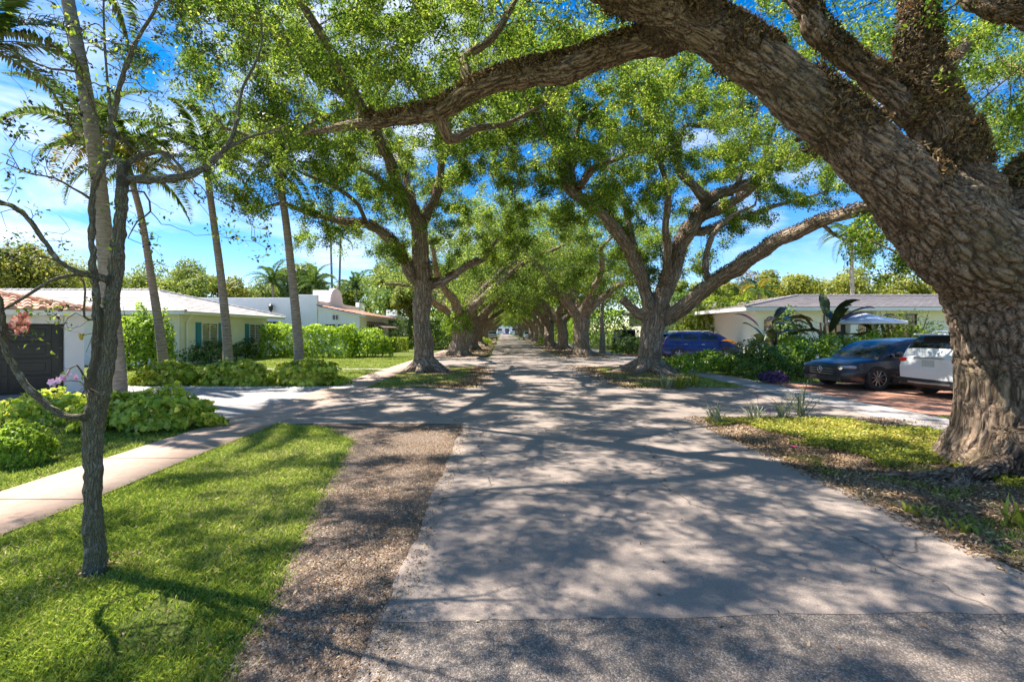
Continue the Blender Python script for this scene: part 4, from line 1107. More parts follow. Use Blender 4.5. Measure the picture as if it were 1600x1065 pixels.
M_ROOFO = m_tile('orange_barrel_tile', (.42, .16, .08), (.62, .36, .25), (.5, .42, .36))
M_ROOFW = m_tile('white_flat_tile', (.50, .47, .44), (.66, .62, .58), (.30, .25, .2))
M_ROOFG = m_tile('grey_flat_tile', (.17, .15, .15), (.27, .24, .24), (.34, .30, .28))

def roof_plane(bmo, o, u, v, w, h, cols, rows, amp, step, clips, rng, barrel):
    """tiled slope: origin o at the eave, u along the eave, v up the slope; clipped by (point, normal) planes"""
    o = np.array(o, float); u = np.array(u, float); v = np.array(v, float); u /= np.linalg.norm(u); v /= np.linalg.norm(v)
    nn = np.cross(u, v); nn = nn if nn[2] > 0 else -nn
    prof = [(0, 0), (.12, .75), (.3, 1), (.5, .75), (.62, 0), (.8, -.15)] if barrel else [(0, 0), (.06, .35), (.5, .42), (.94, .35)]
    us = []; hs = []
    for c in range(cols):
        for a, b in prof: us.append((c + a) / cols); hs.append(b)
    us.append(1.); hs.append(0.)
    us = np.array(us); hs = np.array(hs) * amp
    tl = bmo.verts.layers.float.get('tile') or bmo.verts.layers.float.new('tile')
    geo = []
    for r in range(rows):
        base = None
        tcol = rng.uniform(0, 1, cols + 1)
        for k, (t, dz) in enumerate(((r / rows, step), ((r + 1) / rows + .004, .25 * step))):
            row = []
            for j, (a, hh) in enumerate(zip(us, hs)):
                p = o + u * (a * w) + v * (t * h) + nn * (hh * (1 - .25 * k) + dz)
                vt = bmo.verts.new(p); vt[tl] = tcol[min(cols, int(a * cols + .01))]; row.append(vt)
            if base:
                for j in range(len(row) - 1): bmo.faces.new((base[j], base[j + 1], row[j + 1], row[j]))
            else:
                low = []
                for j, (a, hh) in enumerate(zip(us, hs)):
                    vt = bmo.verts.new(o + u * (a * w) + v * (t * h) + nn * (min(hh, 0) - .004)); vt[tl] = .2; low.append(vt)
                for j in range(len(row) - 1): bmo.faces.new((low[j], low[j + 1], row[j + 1], row[j]))
            base = row; geo += row
        geo += low
    gs = set(geo)
    for p, n in clips:
        vs = [x for x in gs if x.is_valid]
        es = set(); fs = set()
        for x in vs: es.update(x.link_edges); fs.update(x.link_faces)
        r = bmesh.ops.bisect_plane(bmo, geom=vs + list(es) + list(fs), plane_co=p, plane_no=n, clear_outer=True, dist=1e-5)
        gs = set(x for x in vs if x.is_valid) | set(x for x in r['geom_cut'] if isinstance(x, bmesh.types.BMVert))

def hip_roof(parent, x0, x1, y0, y1, z, pitch, mat, barrel, tw=.3, th=.36, amp=.03, step=.03, sides='nesw', seed=1, name='roof', ridge_mat=None):
    """hipped roof over the eave rectangle; pitch = rise per metre"""
    rng = np.random.default_rng(seed)
    hy = (y1 - y0) / 2; hx = (x1 - x0) / 2; r = min(hx, hy); k = math.hypot(1, pitch)
    bmo = bmesh.new(); s2 = math.sqrt(.5)
    def pl(o, u, v, w, clips):
        roof_plane(bmo, o, u, v, w, r * k, max(2, int(w / tw)), max(2, int(r * k / th)), amp, step, clips, rng, barrel)
    if 's' in sides: pl((x0, y0, z), (1, 0, 0), (0, 1, pitch), x1 - x0, [((x0, y0, 0), (-s2, s2, 0)), ((x1, y0, 0), (s2, s2, 0))])
    if 'n' in sides: pl((x0, y1, z), (1, 0, 0), (0, -1, pitch), x1 - x0, [((x0, y1, 0), (-s2, -s2, 0)), ((x1, y1, 0), (s2, -s2, 0))])
    if 'e' in sides: pl((x1, y0, z), (0, 1, 0), (-1, 0, pitch), y1 - y0, [((x1, y0, 0), (-s2, -s2, 0)), ((x1, y1, 0), (-s2, s2, 0))])
    if 'w' in sides: pl((x0, y0, z), (0, 1, 0), (1, 0, pitch), y1 - y0, [((x0, y0, 0), (s2, -s2, 0)), ((x0, y1, 0), (s2, s2, 0))])
    me = bpy.data.meshes.new(name); bmo.to_mesh(me); bmo.free(); me.materials.append(mat)
    o = link(name, me, parent)
    # ridge and hip caps
    zt = z + r * pitch; mb = MB(); A = (x0 + r, y0 + r, zt); B = (x1 - r, y1 - r, zt)
    def cap(p, q):
        p, q = np.array(p, float), np.array(q, float); n = max(2, int(np.linalg.norm(q - p) / .38))
        for i in range(n):
            a = p + (q - p) * i / n; b = p + (q - p) * (i + 1.06) / n
            mb.tube([a + (0, 0, .035), b + (0, 0, .055)], [.075, .095], 8)
    cap(A, B) if np.linalg.norm(np.array(A) - B) > .1 else None
    for cpt, t in (((x0, y0, z), A), ((x1, y1, z), B), ((x1, y0, z), (B[0] if hx >= hy else A[0], A[1] if hx < hy else y0 + r, zt)), ((x0, y1, z), (A[0], B[1], zt))):
        cap(cpt, t)
    cm = mb.mesh('ridge_tiles', mat, True)
    cc = link('ridge_tiles', cm, o)
    a = cm.attributes.new('tile', 'FLOAT', 'POINT'); a.data.foreach_set('value', np.repeat(rng.uniform(.4, 1, len(cm.vertices) // 16 + 1), 16)[:len(cm.vertices)].astype(np.float32))
    return o

def window(parent, c, w, h, axis, out, frame=.06, muntin=(2, 2), glass=None, blind=False, sill=True, fm=None):
    """window on a wall plane. axis 'x': wall faces +-x (out=+1/-1); axis 'y': wall faces y"""
    fm = fm or M_TRIM
    def bb(a0, a1, z0, z1, d0, d1):
        m = MB()
        if axis == 'x': m.bb(c[0] + out * d0, c[0] + out * d1, c[1] + a0, c[1] + a1, c[2] + z0, c[2] + z1)
        else: m.bb(c[0] + a0, c[0] + a1, c[1] + out * d0, c[1] + out * d1, c[2] + z0, c[2] + z1)
        return m
    fr = MB()
    for a in (bb(-w / 2 - frame, -w / 2, -frame, h + frame, -.02, .05), bb(w / 2, w / 2 + frame, -frame, h + frame, -.02, .05), bb(-w / 2, w / 2, -frame, 0, -.02, .048), bb(-w / 2, w / 2, h, h + frame, -.02, .048)): fr.add(a.v, a.f)
    for i in range(1, muntin[0]):
        x = -w / 2 + w * i / muntin[0]; a = bb(x - .02, x + .02, 0, h, .008, .035); fr.add(a.v, a.f)
    for i in range(1, muntin[1]):
        z = h * i / muntin[1]; a = bb(-w / 2, w / 2, z - .015, z + .015, .008, .033); fr.add(a.v, a.f)
    o = fr.build('window', fm, parent)
    bb(-w / 2, w / 2, 0, h, .002, .006).build('pane', glass or M_GLASS, o)
    if blind:
        m = MB()
        for i in range(int(h / .11)):
            a = bb(-w / 2 + .02, w / 2 - .02, i * .11 + .01, i * .11 + .06, .0065, .0075); m.add(a.v, a.f)
        m.build('blind', M_BLIND, o)
    if sill: bb(-w / 2 - .1, w / 2 + .1, -frame - .06, -frame - .002, -.02, .1).build('sill', fm, o)
    return o

def houses():
    # garage at far left, orange barrel tiles
    g = thing('garage_building', 'low garage with orange barrel tile roof and dark panelled door at the left edge', 'garage', (-11.75, 13.5, 0), R(45)); off = Vector((11.75, -13.5, 0))
    def B(mb, name, mat, p=g, **k):
        o = mb.build(name, mat, p, **k); o.location = off if p is g else (0, 0, 0); return o
    off = Vector((0, 0, 0))
    m = MB().bb(-9, -6.6, .1, 6.0, 0, 2.2).bb(-.42, -.01, 0, .5, 0, 2.2).bb(-.5, -.02, .5, 6.0, 0, 2.19).bb(-6.6, -.43, .12, .5, 1.9, 2.2)
    B(m, 'wall', M_GREYW)
    B(MB().bb(-9.3, .12, -.42, -.36, 2.12, 2.25).bb(-9.2, .1, -.36, 6, 2.2, 2.24), 'fascia', M_TRIM)
    pn_ = MB(); bv = MB().bb(-6.6, -.42, .42, .49, 0, 1.9)
    for r in range(4):
        for c in range(7):
            x = -6.52 + c * .842; z = .05 + r * .46
            bv.bb(x, x + .8, .39, .419, z, z + .43); pn_.bb(x + .12, x + .68, .37, .388, z + .1, z + .33)
    bv.add(pn_.v, pn_.f); pass
    dr = B(bv, 'garage_door', M_DARKDOOR, bevel=.008)
    MB().bb(-1.95, -1.92, .3, .38, .82, 1.02).bb(-1.99, -1.88, .29, .32, .86, .9).build('handle', M_METAL, dr, bevel=.004)
    hip_roof(g, -9.5, .16, -.45, 6.5, 2.26, .24, M_ROOFO, True, .27, .36, .075, .03, seed=3)
    # white tiled house with teal shutters
    h = thing('house', 'low cream house with white tile roof and two windows between teal shutters', 'house', (-24, 28, 0)); off2 = Vector((24, -28, 0))
    def C(mb, name, mat, **k):
        o = mb.build(name, mat, h, **k); o.location = off2; return o
    C(MB().bb(-36, -16.0, 23.9, 32.6, 0, 2.62), 'wall', M_CREAM)
    C(MB().bb(-36, -16.05, 23.86, 23.898, 0, 2.61), 'shaded_front_wall', M_GREYW)  # shade under the eave, put into the colour as greyer stucco
    C(MB().bb(-36.7, -15.25, 23.0, 33.5, 2.56, 2.60).bb(-36.7, -15.2, 22.95, 23.05, 2.5, 2.66).bb(-15.28, -15.18, 23.05, 33.5, 2.5, 2.66), 'fascia', M_TRIM, bevel=.01)
    C(MB().tube([(-15.9, 24.2, .1), (-15.9, 24.2, 2.1), (-15.5, 24.0, 2.5)], .05, 8).tube([(-15.14, 23.0, 2.64), (-15.14, 33.5, 2.64)], .06, 6), 'downpipe', M_TRIM, smooth=True)
    hip_roof(h, -36.8, -15.15, 22.95, 33.55, 2.64, .27, M_ROOFW, False, .3, .38, .035, .035, seed=4).location = off2
    for y, w in ((26.2, 1.35), (31.0, 1.35)):
        o = window(h, (-15.99, y, .95), w, 1.15, 'x', 1, muntin=(2, 1), blind=True); o.location = off2
        for s in (-1, 1):
            sh = MB().bb(-16.0, -15.94, y + s * (w / 2 + .3) - .2, y + s * (w / 2 + .3) + .2, .8, 2.15)
            for i in range(18): sh.bb(-15.95, -15.925, y + s * (w / 2 + .3) - .15, y + s * (w / 2 + .3) + .15, .86 + i * .07, .9 + i * .07)
            C(sh, 'shutter', M_TEAL)
    o = window(h, (-19.2, 23.85, .0), 1.1, 2.05, 'y', -1, muntin=(2, 1), sill=False, glass=m_plain('pale_door', (.34, .36, .4), .4)); o.location = off2
    # mission house
    w = thing('house', 'white stucco mission house with curved parapet and small orange tile roof', 'house', (-18, 42, 0)); off3 = Vector((18, -42, 0))
    def D(mb, name, mat, **k):
        o = mb.build(name, mat, w, **k); o.location = off3; return o
    x = -13.9
    wall = MB().prism([(-34, 0), (x, 0), (x, 4.42), (-15.3, 4.42), (-15.3, 4.2), (-25.2, 4.2), (-25.2, 4.5), (-28.4, 4.5), (-28.4, 4.2), (-34, 4.2)], 36, 36.35)
    arc = [(36.35, 0), (36.35, 4.0), (38.2, 4.0)]
    for k in range(13):
        a = math.pi - math.pi * k / 12; arc.append((40.3 + 1.5 * math.cos(a), 4.0 + 1.15 * math.sin(a) + .12))
    arc += [(42.4, 4.0), (46.6, 4.0), (46.6, 4.45), (48.4, 4.45), (48.4, 0)]
    wall.prism(arc, x - .35, x, axis='x')
    wall.bb(-34, x - .36, 48.0, 48.4, 0, 4.1).bb(-34, -33.7, 36.35, 48, 0, 4.1).bb(-33.7, x - .36, 36.4, 48, 3.5, 3.6)
    wall.bb(-15.8, -14.6, 40, 41.5, 3.6, 5.1).bb(-12.6, -11.6, 52, 53, 0, 4.0).bb(-13.6, -10.4, 47.2, 52.9, 0, 3.2)
    D(wall, 'wall', M_WHITE, bevel=.02)
    # porch wing
    xr = -10.75
    wing = MB().prism([(x + .02, 0), (xr, 0), (xr, 2.82), (x + .02, 3.46)], 36.1, 36.4)
    wing.bb(xr - .25, xr, 36.4, 37.9, 0, 2.8).bb(xr - .25, xr, 43.4, 45.8, 0, 2.8).bb(xr - .24, xr - .01, 37.9, 43.4, 2.35, 2.8).bb(xr - .24, xr - .01, 37.9, 43.4, 0, .9).bb(xr - .25, xr, 40.4, 40.8, .9, 2.35).bb(x + .02, xr, 45.5, 45.8, 0, 2.8)
    D(wing, 'porch', M_WHITE)
    bmo = bmesh.new(); rng = np.random.default_rng(5); L = math.hypot(3.75, .75)
    roof_plane(bmo, (xr + .55, 35.85, 2.86), (0, 1, 0), (-3.75, 0, .76), 10.4, L, 34, 9, .07, .03, [], rng, True)
    me = bpy.data.meshes.new('roof'); bmo.to_mesh(me); bmo.free(); me.materials.append(M_ROOFO); link('roof', me, w).location = off3
    D(MB().prism([(x + .02, 3.46), (xr + .5, 2.74), (xr + .5, 2.84), (x + .02, 3.56)], 35.86, 46.2), 'roof_edge', M_TRIM)
    for xx, ww in ((-13.05, 1.0), (-11.75, 1.2)):
        window(w, (xx, 36.1, 1.1), ww, 1.1, 'y', -1, muntin=(2, 3)).location = off3
    window(w, (-12.55, 36.1, 2.55), .4, .35, 'y', -1, muntin=(2, 1), sill=False, frame=.04).location = off3
    window(w, (-17.8, 36, 1.0), 2.2, 1.4, 'y', -1, muntin=(4, 3)).location = off3
    window(w, (-21.5, 36, 1.0), 1.6, 1.4, 'y', -1, muntin=(3, 3)).location = off3
    for y in (39.15, 42.1): window(w, (xr - .02, y, .95), 2.1, 1.3, 'x', 1, muntin=(4, 2), sill=False).location = off3
    aw = MB().prism([(xr + .02, 2.4), (xr + 1.3, 1.95), (xr + 1.3, 1.99), (xr + .02, 2.46)], 38, 43.3)
    D(aw, 'awning', m_plain('awning_brown', (.2, .13, .09), .8)); 
    D(MB().tube([(xr + 1.25, 38.2, 1.98), (xr + .05, 38.2, 1.2)], .02, 5).tube([(xr + 1.25, 43.1, 1.98), (xr + .05, 43.1, 1.2)], .02, 5), 'awning_strut', M_BLACK)
    lm = P(425, 483, 35.9)
    D(MB().tube([(lm[0], 36, lm[2] - .3), (lm[0], 35.8, lm[2] - .25), (lm[0], 35.75, lm[2] - .05)], .02, 6).lathe([(.02, -.2), (.14, -.05), (.16, .22), (.22, .24), (.02, .42)], (lm[0], 35.72, lm[2]), 10), 'wall_lantern', M_BLACK)
    # right: grey roofed ranch house
    r = thing('house', 'long low white ranch house under a grey tile hip roof behind the umbrella', 'house', (26, 33, 0)); off4 = Vector((-26, -33, 0))
    def E(mb, name, mat, **k):
        o = mb.build(name, mat, r, **k); o.location = off4; return o
    E(MB().bb(14.2, 46, 26.9, 39, 0, 2.88), 'wall', m_plain('warm_white_wall', (.85, .83, .74), .85, var=.05, spec=.2))
    E(MB().bb(13.2, 46.5, 25.9, 40, 2.86, 2.92).bb(13.1, 46.5, 25.8, 25.92, 2.8, 2.99).bb(13.08, 13.2, 25.92, 40, 2.8, 2.99), 'fascia', M_TRIM)
    hip_roof(r, 13.1, 47, 25.8, 40, 2.98, .155, M_ROOFG, False, .4, .4, .03, .03, sides='sw', seed=7).location = off4
    def wx(u, Y): return (u - U0) / F * Y
    for u0, u1, v0, v1 in ((1196, 1212, 501, 514), (1288, 1324, 493, 520), (1382, 1430, 492, 528)):
        xa, xb = wx(u0, 26.9), wx(u1, 26.9); za, zb = H + (517 - v1) / F * 26.9, H + (517 - v0) / F * 26.9
        window(r, ((xa + xb) / 2, 26.9, za), xb - xa, zb - za, 'y', -1, muntin=(2, 1), fm=M_BLACK).location = off4
    xa, xb = wx(1341, 26.9), wx(1366, 26.9)
    window(r, ((xa + xb) / 2, 26.9, .05), xb - xa, 2.05, 'y', -1, muntin=(2, 1), fm=M_BLACK, sill=False).location = off4
    E(MB().bb(wx(1368, 26.6), wx(1380, 26.6), 26.5, 26.9, 0, 2.86).bb(wx(1327, 26.6), wx(1339, 26.6), 26.5, 26.9, 0, 2.86), 'pilaster', M_TRIM)
    # small house behind the blue car
    q = thing('house', 'pale house wall with a dark doorway behind the blue car roof', 'house', (14, 44, 0)); off5 = Vector((-14, -44, 0))
    def K(mb, name, mat, **k):
        o = mb.build(name, mat, q, **k); o.location = off5; return o
    K(MB().bb(13.2, 26, 42, 50, 0, 3.3), 'wall', M_CREAM); K(MB().bb(12.6, 26.5, 41.4, 50.5, 3.3, 3.45), 'fascia', M_TRIM)
    hip_roof(q, 12.5, 27, 41.3, 50.6, 3.45, .22, M_ROOFG, False, .45, .45, .03, .03, seed=9, sides='sw').location = off5
    window(q, (16.6, 42, .1), 1.3, 2.3, 'y', -1, muntin=(2, 1), fm=M_BLACK, sill=False).location = off5
    # picket fence
    f = thing('picket_fence', 'white picket fence running between the blue car and the green bushes', 'fence', (16, 31.5, 0)); m = MB(); rl = MB()
    for k in range(70): x = -2 + k * .145; m.prism([(x, .08), (x + .1, .08), (x + .1, 1.45), (x + .05, 1.55), (x, 1.45)], -.012, .012)
    m.build('pickets', M_TRIM, f)
    rl.bb(-2, 8.1, .014, .05, .3, .38).bb(-2, 8.1, .014, .05, 1.15, 1.23); rl.build('rail', M_TRIM, f)
    for k in range(6): MB().bb(-2.05 + k * 2, -1.93 + k * 2, .02, .14, 0, 1.7).build('post', M_TRIM, f)
    # umbrella
    u = P(1352, 490, 19.5); U = thing('patio_umbrella', 'open white square patio umbrella in front of the grey roofed house', 'umbrella', (u[0], 19.5, 0), .3)
    n = 8; R_ = 1.35; V = [(0, 0, 2.42)]; z = lambda rr: 2.42 - .32 * (rr / R_) ** .9
    V = []; fc = []; rings = [0.03, .35, .7, 1.05, 1.35]
    for rr in rings:
        for k in range(16):
            a = k * math.pi / 8; sag = .035 * (rr / R_) * (1 if k % 2 else 0); V.append((rr * math.cos(a), rr * math.sin(a), z(rr) - sag))
    for k in range(16): a = k * math.pi / 8; V.append((R_ * 1.0 * math.cos(a), R_ * math.sin(a), z(R_) - .12))
    for i in range(len(rings)):
        for k in range(16): fc.append((i * 16 + k, i * 16 + (k + 1) % 16, (i + 1) * 16 + (k + 1) % 16, (i + 1) * 16 + k))
    MB().add(V, fc).build('canopy', m_plain('white_canvas', (.78, .78, .8), .8, var=.04), U)
    MB().tube([(0, 0, .05), (0, 0, 2.5)], .024, 10).build('pole', M_METAL, U, True)
    for k in range(8): a = k * math.pi / 4; MB().tube([(.03 * math.cos(a), .03 * math.sin(a), 1.9), (.75 * math.cos(a), .75 * math.sin(a), z(.75) - .04)], .008, 5).build('rib', M_METAL, U)
    MB().lathe([(0, 0), (.3, 0), (.3, .05), (.05, .09), (.04, .3), (0, .3)]).build('base', M_BLACK, U, True)
    # far end of the street
    e = thing('building', 'bright white building closing the far end of the street', 'building', (2, 262, 0)); mb = MB().bb(-14, 16, -4, 4, 0, 5.2); mb.build('wall', M_WHITE, e)
    for k in range(7): MB().bb(-12 + k * 3.8, -9.8 + k * 3.8, -4.06, -3.98, 1, 3).build('window', M_GLASS, e)

# ---------------------------------------------------------------- cars
def m_paint(name, col, metal=.35, rough=.28):
    b = NB(name); n = b.noise(b.coord(), 2.2, 5, .7)
    r = b.math('ADD', b.math('MULTIPLY', n, .12), rough - .06)
    c = b.mix(b.math('MULTIPLY', b.ramp(n, [(.45, 0), (.75, 1)]), .12), col, (.3, .27, .22))
    return b.fin(b.pbsdf(c, r, metal=metal, coat=.35))
M_TYRE = m_plain('tyre_rubber', (.022, .022, .023), .85, var=.2, nscale=20)
M_RIM = m_plain('alloy_rim', (.5, .47, .45), .3, .9, var=.05)
M_CARGLASS = m_plain('car_glass', (.012, .016, .018), .05, var=.1, spec=.55, coat=0)
M_TRIMBLK = m_plain('black_plastic', (.02, .02, .022), .55, var=.2)
M_RED = m_plain('red_lens', (.45, .01, .012), .15, var=.2, nscale=40, coat=1)
M_LENS = m_plain('clear_lens', (.28, .3, .33), .12, var=.25, nscale=30, coat=1)
M_PLATE = m_plain('licence_plate', (.45, .52, .5), .5, var=.15, nscale=60)

def car(label, loc, rz, paint, L=4.9, W=1.86, Hh=1.45, body=None, gh=None, wheels=(.85, 3.8), wr=.34, cladding=False, rails=False, sedan=False, detail=True, name='parked_car', group=None, spokes=10, cat='car'):
    """x forward from the rear bumper (0) to the front (L). body: (x, bottom, top, halfwidth factor); gh: rear base, rear roof, front roof, front base"""
    root = thing(name, label, cat, loc, rz, group)
    ox = -L / 2; w = W / 2
    bx = [b[0] for b in body]
    xs = np.unique(np.concatenate([np.linspace(0, L, 46), [.04, .1, L - .04, L - .1]]))
    def pch(x, k):  # smooth interpolation
        y = np.interp(x, bx, [b[k] for b in body]); y1 = np.interp(x - .12, bx, [b[k] for b in body]); y2 = np.interp(x + .12, bx, [b[k] for b in body]); return (y + y1 + y2) / 3 if .15 < x < L - .15 else y
    zb = np.array([pch(x, 1) for x in xs]); zt = np.array([pch(x, 2) for x in xs]); hw = np.array([pch(x, 3) for x in xs]) * w
    V = []; fs = []
    for x, b_, t_, h_ in zip(xs, zb, zt, hw):
        hh = t_ - b_
        half = [(.7 * h_, b_), (.95 * h_, b_ + .03), (.985 * h_, b_ + .16 * hh), (h_, b_ + .42 * hh), (1.0 * h_, b_ + .62 * hh), (.97 * h_, b_ + .70 * hh), (.955 * h_, b_ + .9 * hh), (.90 * h_, t_ - .015), (.8 * h_, t_ + .008), (.45 * h_, t_ + .03)]
        ring = [(0, b_)] + half + [(0, t_ + .036)] + [(-a, z) for a, z in half[::-1]]
        V += [(x + ox, a, z) for a, z in ring]
    n = 22
    for i in range(len(xs) - 1):
        for k in range(n): fs.append((i * n + k, i * n + (k + 1) % n, (i + 1) * n + (k + 1) % n, (i + 1) * n + k))
    fs += [tuple(range(n)), tuple(range((len(xs) - 1) * n, len(xs) * n))]
    bo = MB().add(V, fs).build('body', paint, root, True)
    if detail:
        cu = MB()
        for wx_ in wheels:
            for s in (-1, 1): cu.lathe([(0, -.3), (wr * 1.13, -.3), (wr * 1.13, .3), (0, .3)], (wx_ + ox, s * w, wr + .01), 32, 'y')
        co = cu.build('cut', paint)
        md = bo.modifiers.new('b', 'BOOLEAN'); md.operation = 'DIFFERENCE'; md.object = co; md.solver = 'EXACT'
        dg = bpy.context.evaluated_depsgraph_get(); me = bpy.data.meshes.new_from_object(bo.evaluated_get(dg))
        bo.modifiers.clear()
        if len(me.polygons) > 400:
            old = bo.data; bo.data = me; me.name = 'body'
            try: me.set_sharp_from_angle(angle=R(32))
            except Exception: pass
        bpy.data.objects.remove(co)
    # greenhouse
    g0, g1, g2, g3 = gh['x']; zr = Hh; N = 56
    gx = np.linspace(g0, g3, N)
    def belt(x): return np.interp(x, xs, zt) + .02
    def prof(x):
        zb_ = belt(x)
        if x < g1: t = (x - g0) / (g1 - g0); z = zb_ + (zr - .04 - zb_) * math.sin(t * math.pi / 2) ** gh.get('rp', .9)
        elif x < g2: t = (x - g1) / (g2 - g1); z = zr - .04 + .04 * math.sin(math.pi * t) - .01 * t
        else: t = (g3 - x) / (g3 - g2); z = zb_ + (zr - .05 - zb_) * math.sin(t * math.pi / 2) ** .85
        return z
    rows = []
    for x in gx:
        zb_ = belt(x) - .05; z = max(prof(x), zb_ + .03)
        wb = np.interp(x, xs, hw) * .93; top = wb * (1 - .26 * (z - zb_) / (zr - .8))
        tt = [0, .16, .3, .5, .7, .88]
        pts = [(wb + (top - wb) * t ** 1.2, zb_ + (z - zb_ - .03) * t) for t in tt] + [(top * .95, z - .012), (top * .6, z + .008), (0, z + .016)]
        rows.append(pts)
    def ringpt(i, k, s): a, z = rows[i][k]; return (gx[i] + ox, s * a, z)
    cats = {'roof': [], 'window': [], 'windscreen': [], 'rear_window': []}
    pil = gh['pillars']  # list of (x0,x1) of side glass
    for i in range(N - 1):
        xm = (gx[i] + gx[i + 1]) / 2; hgt = prof(xm) - belt(xm)
        for s in (-1, 1):
            for k in range(8):
                kind = 'roof'
                if 1 <= k < 5 and any(a <= xm <= b for a, b in pil) and hgt > .14: kind = 'window'
                if k >= 6:
                    if g2 + .06 < xm < g3 - .05: kind = 'windscreen'
                    elif g0 + .05 < xm < g1 - .04: kind = 'rear_window'
                cats[kind].append((i, k, s))
    for kind, cells in cats.items():
        if not cells: continue
        vv = {}; V = []; f = []
        def gi(i, k, s):
            if k == 8: s = 1
            key = (i, k, s)
            if key not in vv:
                vv[key] = len(V); V.append(ringpt(i, k, s))
            return vv[key]
        for i, k, s in cells:
            q = (gi(i, k, s), gi(i + 1, k, s), gi(i + 1, k + 1, s), gi(i, k + 1, s)); f.append(q if s > 0 else q[::-1])
        me = bpy.data.meshes.new(kind); me.from_pydata(V, [], f); me.materials.append(paint if kind == 'roof' else M_CARGLASS)
        me.polygons.foreach_set('use_smooth', [True] * len(f)); me.update()
        link(kind, me, root)
    # dark cabin inside and wheel wells
    MB().bb(wheels[0] + ox - .55, wheels[1] + ox + .5, -w * .78, w * .78, .2, .62).build('underbody', M_TRIMBLK, root)
    for wx_ in wheels:
        for s in (-1, 1):
            c = (wx_ + ox, s * (w - .10), wr)
            T = MB().lathe([(wr * .66, -.1), (wr * .92, -.11), (wr, -.08), (wr, .08), (wr * .92, .11), (wr * .66, .1), (wr * .66, -.1)], c, 36, 'y').build('tyre', M_TYRE, root, True)
            rm = MB().lathe([(wr * .67, -.09), (wr * .70, .095 * 1), (wr * .62, .09), (wr * .60, -.02), (.0, -.02)] if s > 0 else [(wr * .67, .09), (wr * .70, -.095), (wr * .62, -.09), (wr * .60, .02), (0, .02)], c, 36, 'y')
            rmo = rm.build('rim', m_dark_rim, T, True)
            sp = MB()
            for k in range(spokes):
                a = 2 * math.pi * k / spokes + .12; 
                for da in ((-.07, .07) if spokes <= 6 else (0,)):
                    p0 = (c[0] + .05 * math.cos(a + da * 2), c[1] + s * .07, c[2] + .05 * math.sin(a + da * 2)); p1 = (c[0] + wr * .64 * math.cos(a + da), c[1] + s * .085, c[2] + wr * .64 * math.sin(a + da))
                    sp.tube([p0, p1], [.022, .013], 6)
            sp.lathe([(0, s * .09), (.055, s * .085), (.06, s * .04)], c, 16, 'y').lathe([(wr * .62, s * .07), (wr * .66, s * .1), (wr * .69, s * .1), (wr * .7, s * .07)], c, 36, 'y')
            sp.build('spokes', M_RIM, T, True)
            if cladding and detail:
                ar = MB(); nseg = 18; V = []; f = []
                for k in range(nseg + 1):
                    a = -.25 + (math.pi + .5) * k / nseg
                    for rr, dy in ((wr * 1.12, -.03), (wr * 1.12, .012), (wr * 1.3, .012), (wr * 1.3, -.03)):
                        V.append((c[0] + rr * math.cos(a), s * (w * .985 + dy), max(.2, wr + rr * math.sin(a))))
                for k in range(nseg):
                    for j in range(4): f.append((k * 4 + j, k * 4 + (j + 1) % 4, k * 4 + 4 + (j + 1) % 4, k * 4 + 4 + j))
                ar.add(V, f).build('wheel_arch_trim', gh.get('clad', M_TRIMBLK), root, True)
    if not detail: return root
    # mirrors, handles, door lines
    xm = g3 - .5
    for s in (-1, 1):
        MB().lathe([(0, -.1), (.05, -.09), (.075, -.02), (.075, .05), (.03, .09), (0, .09)], (xm + ox, s * (w + .07), belt(xm) + .09), 12, 'y').tube([(xm + ox, s * (w - .05), belt(xm) + .02), (xm + ox, s * (w + .05), belt(xm) + .05)], .02, 6).build('side_mirror', paint, root, True)
        for a, b in zip(pil[:-1], pil[1:]):
            xd = (a[1] + b[0]) / 2 + ox
            wv = np.interp(xd - ox, xs, hw)
            MB().bb(xd - .004, xd + .004, s * wv * .95, s * (wv * 1.0 + .003), .33, belt(xd - ox) - .22).build('door_seam', M_TRIMBLK, root)
            MB().bb(xd + .08, xd + .26, s * wv * .96, s * (wv + .02), belt(xd - ox) - .16, belt(xd - ox) - .13).build('door_handle', gh.get('hm', paint), root, bevel=.005)
        MB().bb(wheels[0] + ox + .42, wheels[1] + ox - .42, s * w * .955, s * (w * 1.0 + .004), .2, .34).build('sill_trim', gh.get('clad', M_TRIMBLK) if cladding else paint, root, bevel=.01)
        if rails: MB().tube([(g1 + ox + .1, s * w * .66, Hh - .02), (g1 + ox + .2, s * w * .68, Hh + .045), (g2 + ox - .2, s * w * .68, Hh + .045), (g2 + ox, s * w * .66, Hh - .02)], .016, 6).build('roof_rail', M_TRIM if rails == 'w' else M_METAL, root, True)
    # rear lights, plate, bumper
    rt = belt(.05)
    for s in (-1, 1):
        MB().box((ox + .08, s * w * .69, gh.get('tl', .95)), (.17, w * .38, .12), s * .12).build('taillight', M_RED, root, bevel=.03)
        MB().box((L + ox - .24, s * w * .74, gh.get('hl', .68)), (.34, w * .32, .085), -s * .35).build('headlight', M_LENS, root, bevel=.04)
        MB().lathe([(0, -.02), (.045, -.02), (.045, .02), (0, .02)], (L + ox - .1, s * w * .66, gh.get('hl', .68)), 14, 'x').build('lamp', M_RIM, root)
    MB().box((ox + .02, 0, gh.get('pl', .9)), (.05, .34, .17)).build('rear_plate', M_PLATE, root, bevel=.005)
    MB().box((ox + .06, 0, .38), (.13, W * .86, .2)).build('rear_bumper_trim', M_TRIMBLK, root, bevel=.03)
